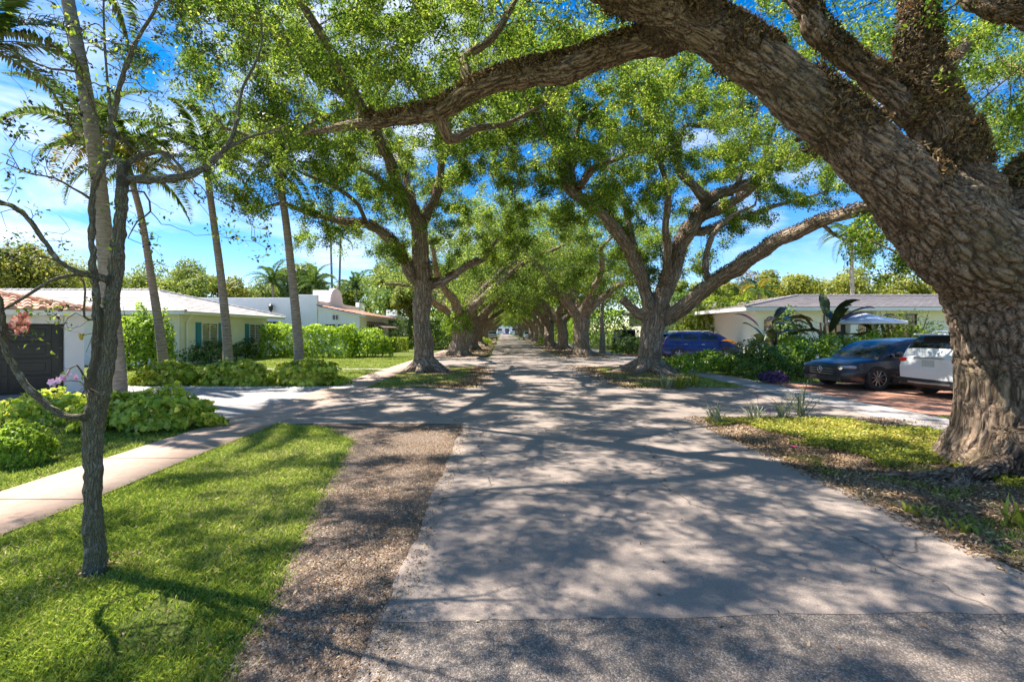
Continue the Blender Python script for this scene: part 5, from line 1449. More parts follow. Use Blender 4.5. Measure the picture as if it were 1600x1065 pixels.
    if rails: MB().box((ox + .0, 0, .36), (.05, W * .6, .05)).build('rear_skid_strip', M_RIM, root, bevel=.015); MB().box((ox + gh['x'][0] + .22, 0, Hh - .045), (.3, W * .62, .04)).build('rear_spoiler', paint, root, bevel=.015); MB().box((ox + .0, 0, gh.get('pl', .9) + .14), (.05, W * .42, .03)).build('tailgate_strip', M_RIM, root, bevel=.01)
    MB().box((L + ox - .03, 0, gh.get('gz', .58)), (.09, W * .5, .24)).build('grille', M_TRIMBLK, root, bevel=.04)
    gl = MB()
    for k in range(3): gl.box((L + ox + .02, 0, gh.get('gz', .58) - .07 + k * .07), (.016, W * .46, .012))
    gl.build('grille_bar', M_RIM, root)
    MB().box((L + ox - .05, 0, .31), (.12, W * .74, .12)).build('lower_intake', M_TRIMBLK, root, bevel=.02)
    return root
m_dark_rim = m_plain('dark_rim_barrel', (.05, .05, .05), .5, .5, var=.1)

def cars():
    navy = m_paint('black_blue_paint', (.008, .01, .018), .0, .32); white = m_paint('white_paint', (.75, .76, .78), .05, .3); blue = m_paint('blue_paint', (.01, .025, .14), .4, .28); silver = m_paint('silver_paint', (.4, .42, .45), .6, .3)
    sed = [(0, .38, .88, .84), (.06, .3, 1.0, .9), (.4, .24, 1.02, .97), (1.2, .2, 1.0, 1), (3.0, .2, .94, 1), (3.9, .2, .88, .98), (4.5, .2, .80, .93), (4.78, .22, .72, .86), (4.9, .3, .62, .76)]
    t = car('glossy black sedan nosed toward the road on the red paver drive', (9.45 + 2.45, 14.55, .02), math.pi + R(7), navy, 4.9, 1.86, 1.47, sed, dict(x=(.45, 1.35, 2.75, 3.85), pillars=[(1.0, 1.75), (1.86, 2.62), (2.72, 3.5)], rp=.9, hl=.66, gz=.52, tl=.85, pl=.8), (.95, 3.92), .35, sedan=True)
    # round emblem with three spokes in the grille
    em = MB(); X = 2.45 + .045
    pts = [(X, .085 * math.cos(a), .56 + .085 * math.sin(a)) for a in np.linspace(0, 2 * math.pi, 25)]
    em.tube(pts, .009, 6, False)
    for k in range(3): a = math.pi / 2 + k * 2 * math.pi / 3; em.tube([(X, 0, .56), (X, .08 * math.cos(a), .56 + .08 * math.sin(a))], [.012, .004], 5)
    em.build('grille_emblem', M_METAL, t, True)
    suv = [(0, .42, .95, .86), (.05, .36, 1.02, .92), (.3, .28, 1.06, .97), (1.2, .24, 1.04, 1), (3.2, .24, 1.0, 1), (4.0, .24, .96, .97), (4.45, .26, .86, .9), (4.66, .36, .72, .8)]
    car('white compact utility vehicle showing its tail beside the black sedan', (10.75 + 2.33, 12.25, .02), R(3), white, 4.66, 1.89, 1.64, suv, dict(x=(.08, .62, 2.9, 3.75), pillars=[(.62, 1.15), (1.28, 2.05), (2.15, 3.1)], rp=.7, hl=.8, gz=.7, tl=.93, pl=.86), (.86, 3.73), .36, cladding=True, rails=True)
    tig = [(0, .42, .92, .86), (.05, .36, 1.0, .92), (.3, .28, 1.06, .97), (1.2, .24, 1.05, 1), (3.3, .24, 1.02, 1), (4.0, .24, 1.0, .98), (4.45, .26, .92, .92), (4.7, .36, .76, .8)]
    car('blue utility vehicle parked sideways behind the right oak', (9.25 + 2.35, 28.6, .014), 0, blue, 4.7, 1.84, 1.64, tig, dict(x=(.1, .75, 3.0, 4.0), pillars=[(.42, 1.12), (1.22, 2.12), (2.2, 3.25)], rp=.75, hl=.8, gz=.7, tl=.93, pl=.8, hm=M_METAL), (.93, 3.72), .36, cladding=True, rails='w', spokes=5)
    # boxy off-roader half behind the right oak
    j = thing('parked_car', 'boxy dark blue off-road vehicle facing the camera left of the right oak', 'car', (11.35, 42, .012)); jb = m_paint('dark_blue_paint', (.015, .03, .09), .3, .3)
    MB().bb(-.8, .8, .3, 4.0, .55, 1.12).bb(-.6, .6, -.1, .4, .6, 1.1).build('body', jb, j, bevel=.05)
    MB().bb(-.94, .94, .1, .75, .78, .9).bb(-.94, .94, 2.9, 3.8, .78, .9).build('fender', M_TRIMBLK, j, bevel=.03)
    MB().prism([(-.72, 1.12), (.72, 1.12), (.66, 1.78), (-.66, 1.78)], 1.35, 3.9).build('cabin', jb, j, bevel=.03)
    MB().prism([(-.64, 1.18), (.64, 1.18), (.59, 1.68), (-.59, 1.68)], 1.31, 1.34).build('windscreen', M_CARGLASS, j)
    MB().bb(-.69, .69, 1.3, 3.9, 1.79, 1.84).build('roof', M_TRIMBLK, j, bevel=.02)
    MB().bb(-.8, .8, -.35, -.15, .5, .68).build('bumper', M_TRIMBLK, j, bevel=.03)
    for k in range(7): MB().bb(-.3 + k * .09, -.25 + k * .09, -.13, -.1, .7, 1.0).build('grille_slot', M_TRIMBLK, j)
    for s in (-1, 1):
        MB().lathe([(0, -.13), (.1, -.13), (.1, -.05)], (s * .45, 0, .88), 16, 'y').build('headlight', M_LENS, j, True)
        for y in (.45, 3.2): MB().lathe([(0, -.14), (.26, -.14), (.4, -.12), (.4, .12), (.26, .14), (0, .14)], (s * .8, y, .4), 24, 'x').build('tyre', M_TYRE, j, True)
    # cars far down the street
    base = dict(x=(.1, .8, 2.8, 3.7), pillars=[(.5, 1.2), (1.3, 2.1), (2.2, 3.1)], rp=.8)
    for lab, x, y, rz, pm in (('grey car parked far down the street on the left', -1.9, 92, R(90), silver), ('white car parked far down the street on the right', 5.2, 98, R(-90), white),
                              ('white car crossing at the far end of the street, left one', -.6, 232, 0.1, white), ('dark blue car at the far end of the street', 2.2, 225, R(-90), blue), ('white van shaped car at the far end of the street, right one', 5.6, 236, 0.1, white)):
        car(lab, (x, y, .03), rz, pm, 4.5, 1.85, 1.6, suv, base, (.86, 3.6), .34, detail=False)
# ---------------------------------------------------------------- small foreground tree with orchids
def small_tree():
    rng = np.random.default_rng(8); c = P(148, 893, 3.4)
    root = thing('slender_tree', 'slender nearly bare tree with forked trunk on the near left lawn', 'tree', (c[0], 3.4, 0)); off = -np.array(root.location)
    sk = Skel()
    def L(lst, jit=.05, step=.06, att=1):
        q, r = PX(lst); return sk.limb(q, [x * .0045 for x in r], rng, att, step, jit)
    L([(149, 905, 3.4, 25), (148, 885, 3.4, 17.5), (146, 780, 3.4, 14.5), (146, 690, 3.4, 15.5), (148, 640, 3.4, 16.5), (160, 595, 3.4, 15), (168, 540, 3.4, 13), (174, 480, 3.4, 11.5), (181, 420, 3.4, 11), (187, 350, 3.4, 10), (191, 285, 3.4, 9.5), (192, 262, 3.4, 8)], .03, att=None)
    for l in ([(152, 625, 3.4, 13), (146, 590, 3.38, 9.5), (150, 540, 3.35, 7), (152, 480, 3.33, 6), (146, 420, 3.3, 5.5), (144, 350, 3.28, 5), (144, 300, 3.25, 4.5), (160, 262, 3.22, 5), (174, 225, 3.2, 5.5), (176, 195, 3.2, 4.5)],
              [(176, 195, 3.2, 4.5), (190, 130, 3.15, 3.6), (216, 60, 3.1, 3), (240, 20, 3.05, 2.6), (262, -30, 3, 2)],
              [(176, 200, 3.2, 3.6), (170, 150, 3.2, 2.4), (164, 80, 3.2, 2), (162, 0, 3.15, 1.6), (165, -50, 3.1, 1.2)],
              [(174, 215, 3.2, 3.4), (150, 180, 3.1, 2.6), (135, 140, 3.0, 2.2), (118, 112, 2.95, 2), (80, 108, 2.9, 1.8), (40, 92, 2.85, 1.5), (0, 75, 2.8, 1.1)],
              [(192, 280, 3.4, 8), (215, 280, 3.42, 7.5), (250, 281, 3.45, 7.5), (285, 276, 3.5, 7), (320, 262, 3.55, 6.2), (345, 238, 3.6, 5), (362, 215, 3.62, 4), (372, 180, 3.65, 3.2), (378, 140, 3.7, 2.8), (398, 100, 3.75, 2.4), (410, 60, 3.8, 1.8), (402, 0, 3.85, 1.4)],
              [(345, 238, 3.6, 4), (380, 218, 3.65, 3.0), (410, 208, 3.7, 2.0), (440, 198, 3.8, 1.2), (470, 180, 3.9, .7)],
              [(192, 268, 3.4, 6), (210, 248, 3.45, 5.4), (240, 238, 3.5, 4.6), (262, 240, 3.5, 3.5), (290, 270, 3.45, 2.4)],
              [(176, 205, 3.2, 3.4), (196, 222, 3.3, 3), (222, 240, 3.4, 2.6)],
              [(152, 648, 3.4, 7), (120, 651, 3.3, 6), (92, 646, 3.25, 5.5), (62, 622, 3.2, 5.5), (35, 592, 3.15, 5.5), (12, 550, 3.1, 5.8), (2, 500, 3.05, 5.5), (-5, 460, 3, 5), (-30, 400, 2.95, 4)],
              [(168, 435, 3.35, 4.4), (148, 428, 3.3, 4), (120, 424, 3.25, 4.4), (92, 408, 3.2, 4), (68, 375, 3.15, 4.2), (48, 345, 3.1, 4.2), (20, 322, 3.05, 4.2), (-20, 312, 3, 4)],
              [(176, 445, 3.38, 3.4), (150, 432, 3.3, 3), (110, 430, 3.25, 3), (80, 438, 3.2, 2.8), (45, 460, 3.15, 2.6), (15, 478, 3.1, 2.4), (-10, 490, 3.05, 2.2)],
              [(144, 310, 3.25, 2.6), (115, 295, 3.2, 1.8), (85, 278, 3.15, 1.5), (50, 272, 3.1, 1.3), (10, 256, 3.05, 1)],
              [(190, 300, 3.4, 2.4), (225, 300, 3.4, 1.8), (235, 330, 3.4, 1.6), (215, 345, 3.4, 1.4), (200, 372, 3.4, 1)],
              [(146, 620, 3.35, 2), (120, 570, 3.2, 1.4), (100, 590, 3.1, 1)],
              [(148, 500, 3.3, 2.4), (132, 495, 3.25, 2), (133, 455, 3.2, 1.6), (130, 438, 3.2, 1.4)],
              [(92, 408, 3.2, 1.4), (55, 400, 3.1, 1.1), (42, 420, 3.05, .8)]):
        L(l)
    # twiggy ends
    vis = []
    for (u0, u1, v0, v1, y0, y1, n) in ((0, 300, -60, 230, 2.7, 3.7, 80), (250, 460, 0, 260, 3.3, 4.1, 60), (0, 130, 240, 470, 2.9, 3.3, 16), (250, 420, 260, 380, 3.3, 3.8, 12), (200, 250, 300, 420, 3.3, 3.5, 5), (60, 130, 470, 560, 3.0, 3.3, 6)):
        vis += [P(rng.uniform(u0, u1), rng.uniform(v0, v1), rng.uniform(y0, y1)) for _ in range(n)]
    colonize(sk, clumps(rng, vis, 4, .09), rng, .055, 1.2, .06, 50, .6)
    r = skel_radii(sk, .0016, 2.2); r = np.where(np.array(sk.lim), r, np.minimum(r, .006)); Pn = np.array(sk.p)
    cs, ch = chains(sk, r); TV = []; TF = []; TB = []; b = 0; KV = []; KF = []; kb = 0; segs = []
    for c in cs:
        if len(c) < 2: continue
        rr = r[c].copy(); rr[0] = min(rr[0], rr[1] * 1.2)
        k = 0
        while k < len(c) and rr[k] > .012: k += 1
        if k >= 3:
            m = min(k + 1, len(c)); V, q, bk = tube_np(Pn[c][:m], rr[:m], 12)
            KV.append(V); KF += [tuple(a + kb) for a in q] + [tuple(range(kb + 11, kb - 1, -1)), tuple(range(kb + (m - 1) * 12, kb + m * 12))]; kb += len(V)
            l = 0
            for a in range(m - 1): segs.append((Pn[c[a]], Pn[c[a + 1]], (rr[a] + rr[a + 1]) / 2, l)); l += np.linalg.norm(Pn[c[a + 1]] - Pn[c[a]])
            s0 = m - 2
        else: s0 = 0
        if s0 < len(c) - 1:
            V, q, bk = tube_np(Pn[c][s0:], rr[s0:], 6 if rr[s0] > .004 else 4); TV.append(V); TF.append(q + b); TB.append(bk); b += len(V)
    for k in range(5):
        a = k * 1.3; p = [(c_[0], c_[1], c_[2]) for c_ in [(c[0], 3.4, .1), (c[0] + .1 * math.cos(a), 3.4 + .1 * math.sin(a), .03), (c[0] + .2 * math.cos(a), 3.4 + .2 * math.sin(a), -.02)]]
        V, q, bk = tube_np(np.array(p), np.array([.05, .035, .01]), 12); KV.append(V); KF += [tuple(x + kb) for x in q] + [tuple(range(kb + 11, kb - 1, -1)), tuple(range(kb + 24, kb + 36))]; kb += len(V)
        segs.append((np.array(p[0]), np.array(p[2]), .04, 0))
    co, no, li, ls = remesh(np.concatenate(KV), KF, .0085, 1)
    bk = bark_coords(co, segs)
    dd = np.array([mnoise.noise(Vector((v[0] * 60, v[1] * 60, v[2] * 16))) * .009 + mnoise.noise(Vector(p_) * 22) * .008 for v, p_ in zip(bk, co)])
    co = co + no * dd[:, None]
    MS = m_bark('mottled_bark', (.03, .025, .015), (.17, .14, .08), (.42, .39, .27), 5.0, .01, .9, (.12, .13, .035))
    q = np.concatenate(TF)
    me = mesh_np('trunk', np.concatenate([co] + TV), np.concatenate([li, q.ravel() + len(co)]), np.concatenate([ls, np.full(len(q), 4)]), MS, True, {'bark': ('FLOAT_VECTOR', np.concatenate([bk] + TB))})
    link('trunk', me, root).location = off
    tips = np.array([i for i in range(len(Pn)) if not ch[i]])
    # dark dried seed clusters and sparse leaves
    sel = tips[rng.uniform(0, 1, len(tips)) < .38]
    C = np.repeat(Pn[sel], 7, 0) + rng.normal(size=(len(sel) * 7, 3)) * .012
    leaves_obj('dried_pods', rng, C, None, .022, m_leaf('dry_pod', st((.03, .02, .015), (.08, .05, .03)), .1), root, .7).location = off
    sel = tips[(Pn[tips][:, 0] > -3.15) & (rng.uniform(0, 1, len(tips)) < .85)]
    C = np.repeat(Pn[sel], 6, 0) + rng.normal(size=(len(sel) * 6, 3)) * .035
    leaves_obj('leaves', rng, C, None, .034, M_OAK, root, .5).location = off
    # orchids tied to the trunk
    def orchid(label, pix, n, mat, path, s=.06, name='orchid'):
        p = [P(*x) for x in path]; o = thing(name, label, 'orchid', p[0]); of = -np.array(p[0])
        MB().tube([np.array(x) + of for x in p], .0035, 6).build('stem', M_STEM, o, True)
        V = []; 
        for (u, v, y) in pix:
            cc = P(u, v, y) + of; nrm = np.array([rng.uniform(-.4, .4), -1, rng.uniform(-.2, .3)]); nrm /= np.linalg.norm(nrm)
            a0 = rng.uniform(0, 6.28); ux = np.cross(nrm, [0, 0, 1.]); ux /= np.linalg.norm(ux); uz = np.cross(ux, nrm)
            for k in range(6):
                a = a0 + k * math.pi / 3; d = ux * math.cos(a) + uz * math.sin(a); sd = np.cross(nrm, d)
                V += [cc, cc + d * s * .32 + sd * s * .24 + nrm * .006, cc + d * s * .55 + nrm * .004, cc + d * s * .32 - sd * s * .24 + nrm * .006]
        link('blossom', mesh_np('blossom', V, np.arange(len(V)), np.full(len(V) // 4, 4), mat, False, {'tint': ('FLOAT', np.repeat(rng.uniform(0, 1, len(V) // 4), 4))}), o)
        rt = MB()
        for k in range(9):
            e = np.array(p[0]) + of + rng.normal(size=3) * .06 + (0, 0, -.05); rt.tube([np.zeros(3), e * .6, e], [.003, .0025, .0015], 4)
        rt.build('roots', M_STEM, o, True)
    orchid('pale pink orchid spray hanging left of the small tree trunk', [(81, 597, 3.2), (92, 594, 3.2), (103, 590, 3.2), (107, 585, 3.2), (120, 589, 3.2), (86, 600, 3.22), (98, 589, 3.21)], 7, M_PINK, [(134, 603, 3.28, ), (125, 596, 3.25), (110, 594, 3.22), (82, 600, 3.2)], .05)
    orchid('orange and white orchid cluster at the left edge on the low branch', [(rng.uniform(16, 50), rng.uniform(497, 518), rng.uniform(3.0, 3.1)) for _ in range(20)] + [(rng.uniform(30, 46), rng.uniform(488, 500), 3.05) for _ in range(6)], 26, M_ORANGE, [(4, 520, 3.05), (15, 515, 3.06), (30, 505, 3.07)], .042)
    orchid('tiny yellow orchid on the thin stem of the small tree', [(128, 528, 3.25), (131, 524, 3.25), (126, 524, 3.24)], 3, M_PALMY, [(146, 520, 3.33), (136, 522, 3.28), (128, 526, 3.25)], .03)

def plants():
    # garden mounds
    for lab, u, v, hw_, h, n, sz, sd in (('leafy yellow green mound nearest the pink path beside the slender tree', 200, 676, 96, .62, 4200, .115, 1),
                                 ('low leafy mound in front of the garage door at the left edge', 35, 668, 75, .5, 2500, .115, 2),
                                 ('leafy mound at the foot of the stout palm beyond the driveway', 243, 604, 50, .68, 2600, .15, 3),
                                 ('leafy mound in the middle of the three beyond the driveway', 354, 604, 60, .72, 3000, .15, 4),
                                 ('rightmost leafy mound beyond the driveway with an orange leaf', 470, 604, 60, .7, 3000, .15, 5)):
        x, y = G(u, v); y += .45; r = hw_ / F * y * (.86 if v < 620 else 1)
        bush('leafy_mound', lab, 'bush', (x, y), (r, max(.5, r * .55), h), n, sz, M_POTHOS, sd, .24, 'pothos like mounds in the front garden', .8, inner=.3)
    x, y = G(12, 735); bush('round_shrub', 'small dark clipped shrub at the left edge of the near lawn', 'shrub', (x - .1, y + .25), (.32, .32, .5), 7000, .045, M_HEDGE, 6, .12, aspect=.5)
    bush('dark_mound', 'dark green vine mound against the shaded front of the white roofed house', 'bush', (-15.95, 21.5), (1.05, 1.1, 2.6), 5500, .15, M_HEDGE, 12, .2)
    bush('climbing_vine', 'climbing vine spreading under the teal shuttered windows', 'vine', (-15.75, 27.5), (.35, 3.6, 1.15), 2600, .14, M_HEDGE_DK, 13, .35)
    bush('low_shrub', 'small dark shrub at the far corner of the teal shuttered house', 'shrub', (-13.4, 31.2), (.9, .6, .6), 700, .14, M_HEDGE_DK, 14)
    bush('hedge', 'tall bright green hedge along the side of the mission house', 'hedge', (-12.35, 30.6), (2.75, .9, .98), 6500, .17, M_HEDGE, 15, .7, box=True)
    bush('round_bush', 'large rounded bush in front of the mission house porch', 'bush', (-8.7, 31.5), (1.5, 1.2, 1.85), 3000, .2, M_HEDGE, 16, .12)
    bush('hedge', 'small square lime hedge by the mission house steps', 'hedge', (-8.6, 38.8), (.95, .5, .6), 1500, .12, M_LIME, 17, .05, box=True)
    bush('hedge', 'tall clipped dark hedge left of the second left oak', 'hedge', (-8.0, 46), (3.2, .8, 1.35), 4500, .17, M_HEDGE_DK, 18, .08, box=True)
    # right side
    bush('fern_bed', 'bright fern bed between the right oak and the blue car', 'plants', (8.6, 20.5), (1.9, 1.3, .75), 4200, .13, M_HEDGE, 20, .3)
    bush('dense_shrub', 'dark dense shrub hiding the nose of the blue car', 'shrub', (9.9, 17.9), (1.5, 1.2, 1.25), 5200, .11, M_HEDGE_DK, 21, .25)
    bush('dense_shrub', 'broad green shrub behind the bonnet of the black sedan', 'shrub', (12.6, 18.2), (2.3, 1.2, 1.55), 7500, .11, M_HEDGE, 22, .25)
    bush('dense_shrub', 'bright shrub right of the umbrella behind the white car', 'shrub', (16.2, 19.5), (1.9, 1.2, 2.3), 4500, .12, M_LIME, 23, .3)
    bush('purple_shrub', 'small purple leaved shrub at the foot of the dark shrub', 'shrub', (8.8, 15.6), (.45, .35, .4), 1100, .07, M_PURPLE, 24, .2)
    bush('leafy_bush', 'bright green bush above the white picket fence', 'bush', (15.0, 33.5), (2.9, 1.6, 4.2), 7500, .22, M_LIME, 25, .25)
    bush('leafy_bush', 'dark green bush at the left corner of the grey roofed house', 'bush', (14.5, 24.6), (.9, .8, 2.6), 2600, .16, M_HEDGE_DK, 26, .25)
    broadleaf('dark banana plant with drooping leaves left of the ranch house window', 11.2, 20.2, 12, 3.0, M_BURG, 31)
    broadleaf('larger dark banana plant in front of the ranch house, left of the umbrella', 13.1, 19.4, 20, 3.3, M_BURG, 32)
    broadleaf('leafy orange tinted plant low beside the banana plant', 10.5, 20.6, 9, 1.6, m_leaf('bronze_leaf', st((.2, .09, .02), (.4, .2, .04)), .3), 33, name='bronze_plant', cat='plant', blade=.6)
    # strappy plants and pink flowers on the verges
    MS_ = m_leaf('pale_strap', st((.16, .2, .08), (.34, .36, .18), (.5, .48, .3)), .3, 1.3, .5, .1)
    for k, (lab, u, v, n, L) in enumerate((('pale arching strap leaf plant at the left tip of the near right verge', 1120, 662, 34, .42), ('tall pale strap leaf plant rising beside the footpath on the right verge', 1252, 650, 20, .75),
                            ('mid sized strap leaf plant in the middle of the right verge edge', 1222, 652, 24, .5), ('small grey strap plant among the verge ground cover', 1180, 657, 16, .4),
                            ('spiky grass clump at the right foot of the right oak', 1064, 607, 40, .6), ('spiky pale grass clump beside the road at the right oak verge', 1040, 607, 30, .5), ('spiky clump nearest the fern bed on the oak verge', 1085, 602, 26, .55),
                            ('green strap plant at the right frame edge under the big oak', 1596, 822, 26, .3), ('small green sprout in the litter in front of the big oak', 1508, 832, 16, .12), ('thin sprout tuft beside the roots left of the big oak', 1430, 800, 14, .13))):
        x, y = G(u, v); strappy(lab, x, y, n, L, MS_ if k not in (4, 6, 7, 8, 9) else M_COVER, 60 + k, w=.02 + .0012 * y)
    for k, (u, v, z, lab) in enumerate(((1202, 640, .16, 'pink flower on the leaning stalk at the verge edge'), (1183, 627, .3, 'pink flower highest over the right verge'), (1240, 698, .12, 'pink flower low in the ground cover near the road'))):
        x, y = G(u, v + 14); t = thing('pink_flower', lab, 'flower', (x, y, 0))
        MB().tube([(0, 0, 0), (.02, 0, z * .6), (0, 0, z)], .004, 5).build('stem', M_HEDGE, t)
        V = []
        for i in range(9):
            a = i * .7; r_ = .035; V += [(0, 0, z), (r_ * math.cos(a - .4), r_ * math.sin(a - .4), z + .02), (r_ * 1.3 * math.cos(a), r_ * 1.3 * math.sin(a), z + .015), (r_ * math.cos(a + .4), r_ * math.sin(a + .4), z + .02)]
        link('petals', mesh_np('petals', V, np.arange(36), np.full(9, 4), M_RPINK, False, {'tint': ('FLOAT', np.full(36, .5))}), t)
    # palms of the front garden
    def pp(lst): return [P(*p) for p in lst]
    palm('stout ringed palm trunk standing just behind the slender tree', None, pp([(183, 622, 12.4), (176, 520, 12.4), (166, 400, 12.4), (150, 250, 12.3), (128, 110, 12.2), (104, -10, 12.1), (92, -80, 12)]), .23, .14, 3.0, 12, 1, 'palms in the front garden')
    palm('thin leaning palm between the stout palm and the shuttered windows', None, pp([(258, 586, 17.3), (250, 520, 17.3), (236, 430, 17.2), (222, 345, 17.1), (208, 290, 17)]), .18, .1, 2.6, 13, 2, 'palms in the front garden', yellow=(3, 8))
    palm('thin palm in front of the teal shuttered windows', None, pp([(357, 583, 17.6), (354, 520, 17.6), (345, 430, 17.6), (333, 340, 17.5), (325, 280, 17.5)]), .175, .11, 2.5, 13, 3, 'palms in the front garden')
    palm('grey palm trunk nearest the left oak, its crown lost in oak leaves', None, pp([(469, 590, 17), (464, 510, 17), (455, 420, 17), (446, 340, 17), (438, 290, 17)]), .18, .12, 2.4, 12, 4, 'palms in the front garden')
    palm('palm with a yellowing crown high behind the slender tree', None, pp([(176, 600, 15.5), (166, 420, 15.5), (156, 310, 15.4), (148, 250, 15.3)]), .13, .1, 2.6, 12, 41, 'palms in the front garden', yellow=(1, 4, 6, 9, 11))
    palm('palm whose fronds hang in from the top left corner', None, pp([(-60, 700, 9.5), (-50, 400, 9.5), (-36, 130, 9.5)]), .2, .13, 2.4, 13, 5)
    # slim palms far behind
    for k, (lab, u, v, vt, Y, L, sh) in enumerate((('left of two skinny tall palms far behind the mission house', 521, 500, 385, 62, 2.2, True), ('right of two skinny tall palms far behind the mission house', 528, 500, 380, 64, 2.2, True),
                                   ('dense round headed palm behind the mission house roof', 430, 500, 442, 55, 3.6, False), ('feathery palm just left of the skinny palms', 487, 500, 446, 56, 3.4, False),
                                   ('palm behind the curved parapet', 560, 500, 452, 60, 3.4, False), ('second palm behind the curved parapet, farther right', 592, 500, 440, 64, 3.0, False),
                                   ('grey palm trunk rising above the grey roofed house', 1334, 500, 372, 42, 3.0, False), ('feathery palm above the left end of the grey roof', 1182, 500, 458, 48, 2.6, False),
                                   ('yellow green palm above the leafy bush on the right', 1160, 505, 468, 46, 2.4, False), 
                                   ('low palm at the far left of the tree line', 20, 500, 425, 34, 3.0, False), ('fan of palm fronds behind the oak lined street, right side', 905, 540, 492, 37, 1.5, False))):
        b = P(u, v, Y); t = P(u + (4 if k % 2 else -4), vt, Y)
        palm(lab, None, [(b[0], Y, 0), ((b[0] + t[0]) / 2, Y, t[2] * .5), t], .22, .13, L, 14 if not sh else 9, 70 + k, 'palms far behind the houses', yellow=(2,) if k in (7, 8) else (), mat=None, shaft=sh, spread=1.2, droop=1.2)
    # background trees
    for k, (lab, u, vt, Y, rp, mat, n) in enumerate((
            ('broad yellow green tree behind the orange tiled garage', 40, 372, 34, 95, M_BGYEL, 16000), ('darker tree behind the white roof, left one', 150, 415, 46, 60, M_BGGREEN, 7000),
            ('olive tree right of the stout palm behind the white roof', 225, 412, 52, 55, M_BGGREEN, 8000), ('tree with a pointed top behind the white roof', 292, 404, 52, 58, M_BGGREEN, 9000), ('low tree touching the mission house roof line', 352, 425, 56, 40, M_BGYEL, 6000),
            ('tree behind the mission house, left of the palms', 400, 440, 62, 40, M_BGGREEN, 5000), ('dark round tree behind the dense palm', 470, 405, 66, 48, M_BGGREEN, 9000), ('leafy tree behind the porch roof', 610, 400, 58, 46, M_BGGREEN, 10000),
            ('light green tree seen left of the left oak trunk', 640, 410, 46, 36, M_BGGREEN, 9000), ('tree filling behind the curved parapet', 545, 440, 72, 46, M_BGGREEN, 8000),
            ('yellow green tree over the blue car', 1125, 440, 48, 52, M_BGYEL, 9000), ('lime green tree above the left end of the grey roof', 1215, 412, 52, 56, M_BGYEL, 12000), ('silvery tree between the limb and the lime tree', 1170, 432, 56, 46, M_GREYLEAF, 9000),
            ('broad lime tree behind the grey roof, middle', 1300, 418, 56, 66, M_BGYEL, 14000), ('lime tree behind the grey roof, right of the palm trunk', 1410, 428, 58, 62, M_BGYEL, 12000), ('lime tree mostly hidden by the big oak trunk', 1520, 420, 56, 60, M_BGYEL, 8000),
            ('tree beyond the frame edge seen past the big oak', 1640, 380, 50, 70, M_BGGREEN, 8000), ('dark tree just right of the right oak trunk', 1075, 430, 54, 36, M_BGGREEN, 7000))):
        t = P(u, vt, Y); bgtree(lab, t[0], Y, t[2], rp / F * Y, mat, int(n * 1.7), .0052 * Y + .02, 300 + k, .22, 26, .22, 'trees behind the houses')
    # dark understory along both sides of the avenue
    rngk = np.random.default_rng(4)
    for k in range(9):
        y = 54 + k * 19
        for s in (-1, 1):
            if s > 0 and k == 0: y0 = 50
            else: y0 = y
            w_ = 3.6 + k * .25
            bush('tall_hedge', ('tall overgrown hedge %s the avenue, %s' % ('left of' if s < 0 else 'right of', ['nearest', 'second', 'third', 'fourth', 'fifth', 'sixth', 'seventh', 'eighth', 'farthest'][k])), 'hedge', ((-7.8 if s < 0 else 11.5) + s * 2.2, y0), (3.5, 8.5, 2.2 + rngk.uniform(0, .8)), 5200, .3 + .035 * k, [M_HEDGE_DK, M_HEDGE, M_BGGREEN][k % 3], 400 + 2 * k + (s > 0), .25, 'tall hedges beside the avenue', inner=.2, box=True)
    bush('leafy_shrub', 'bright low shrub on the far left verge by the parked grey car', 'shrub', (-2.2, 62), (.9, 1.2, .8), 900, .16, M_LIME, 450)
    bush('leafy_shrub', 'bright shrub among the far right trunks', 'shrub', (5.6, 60), (1.0, 1.5, 1.2), 1200, .17, M_HEDGE, 451)
    bush('leafy_shrub', 'dark shrub between the pale trunk and the blue car', 'shrub', (9.2, 34), (1.3, 1.0, 1.3), 1800, .16, M_HEDGE_DK, 452)

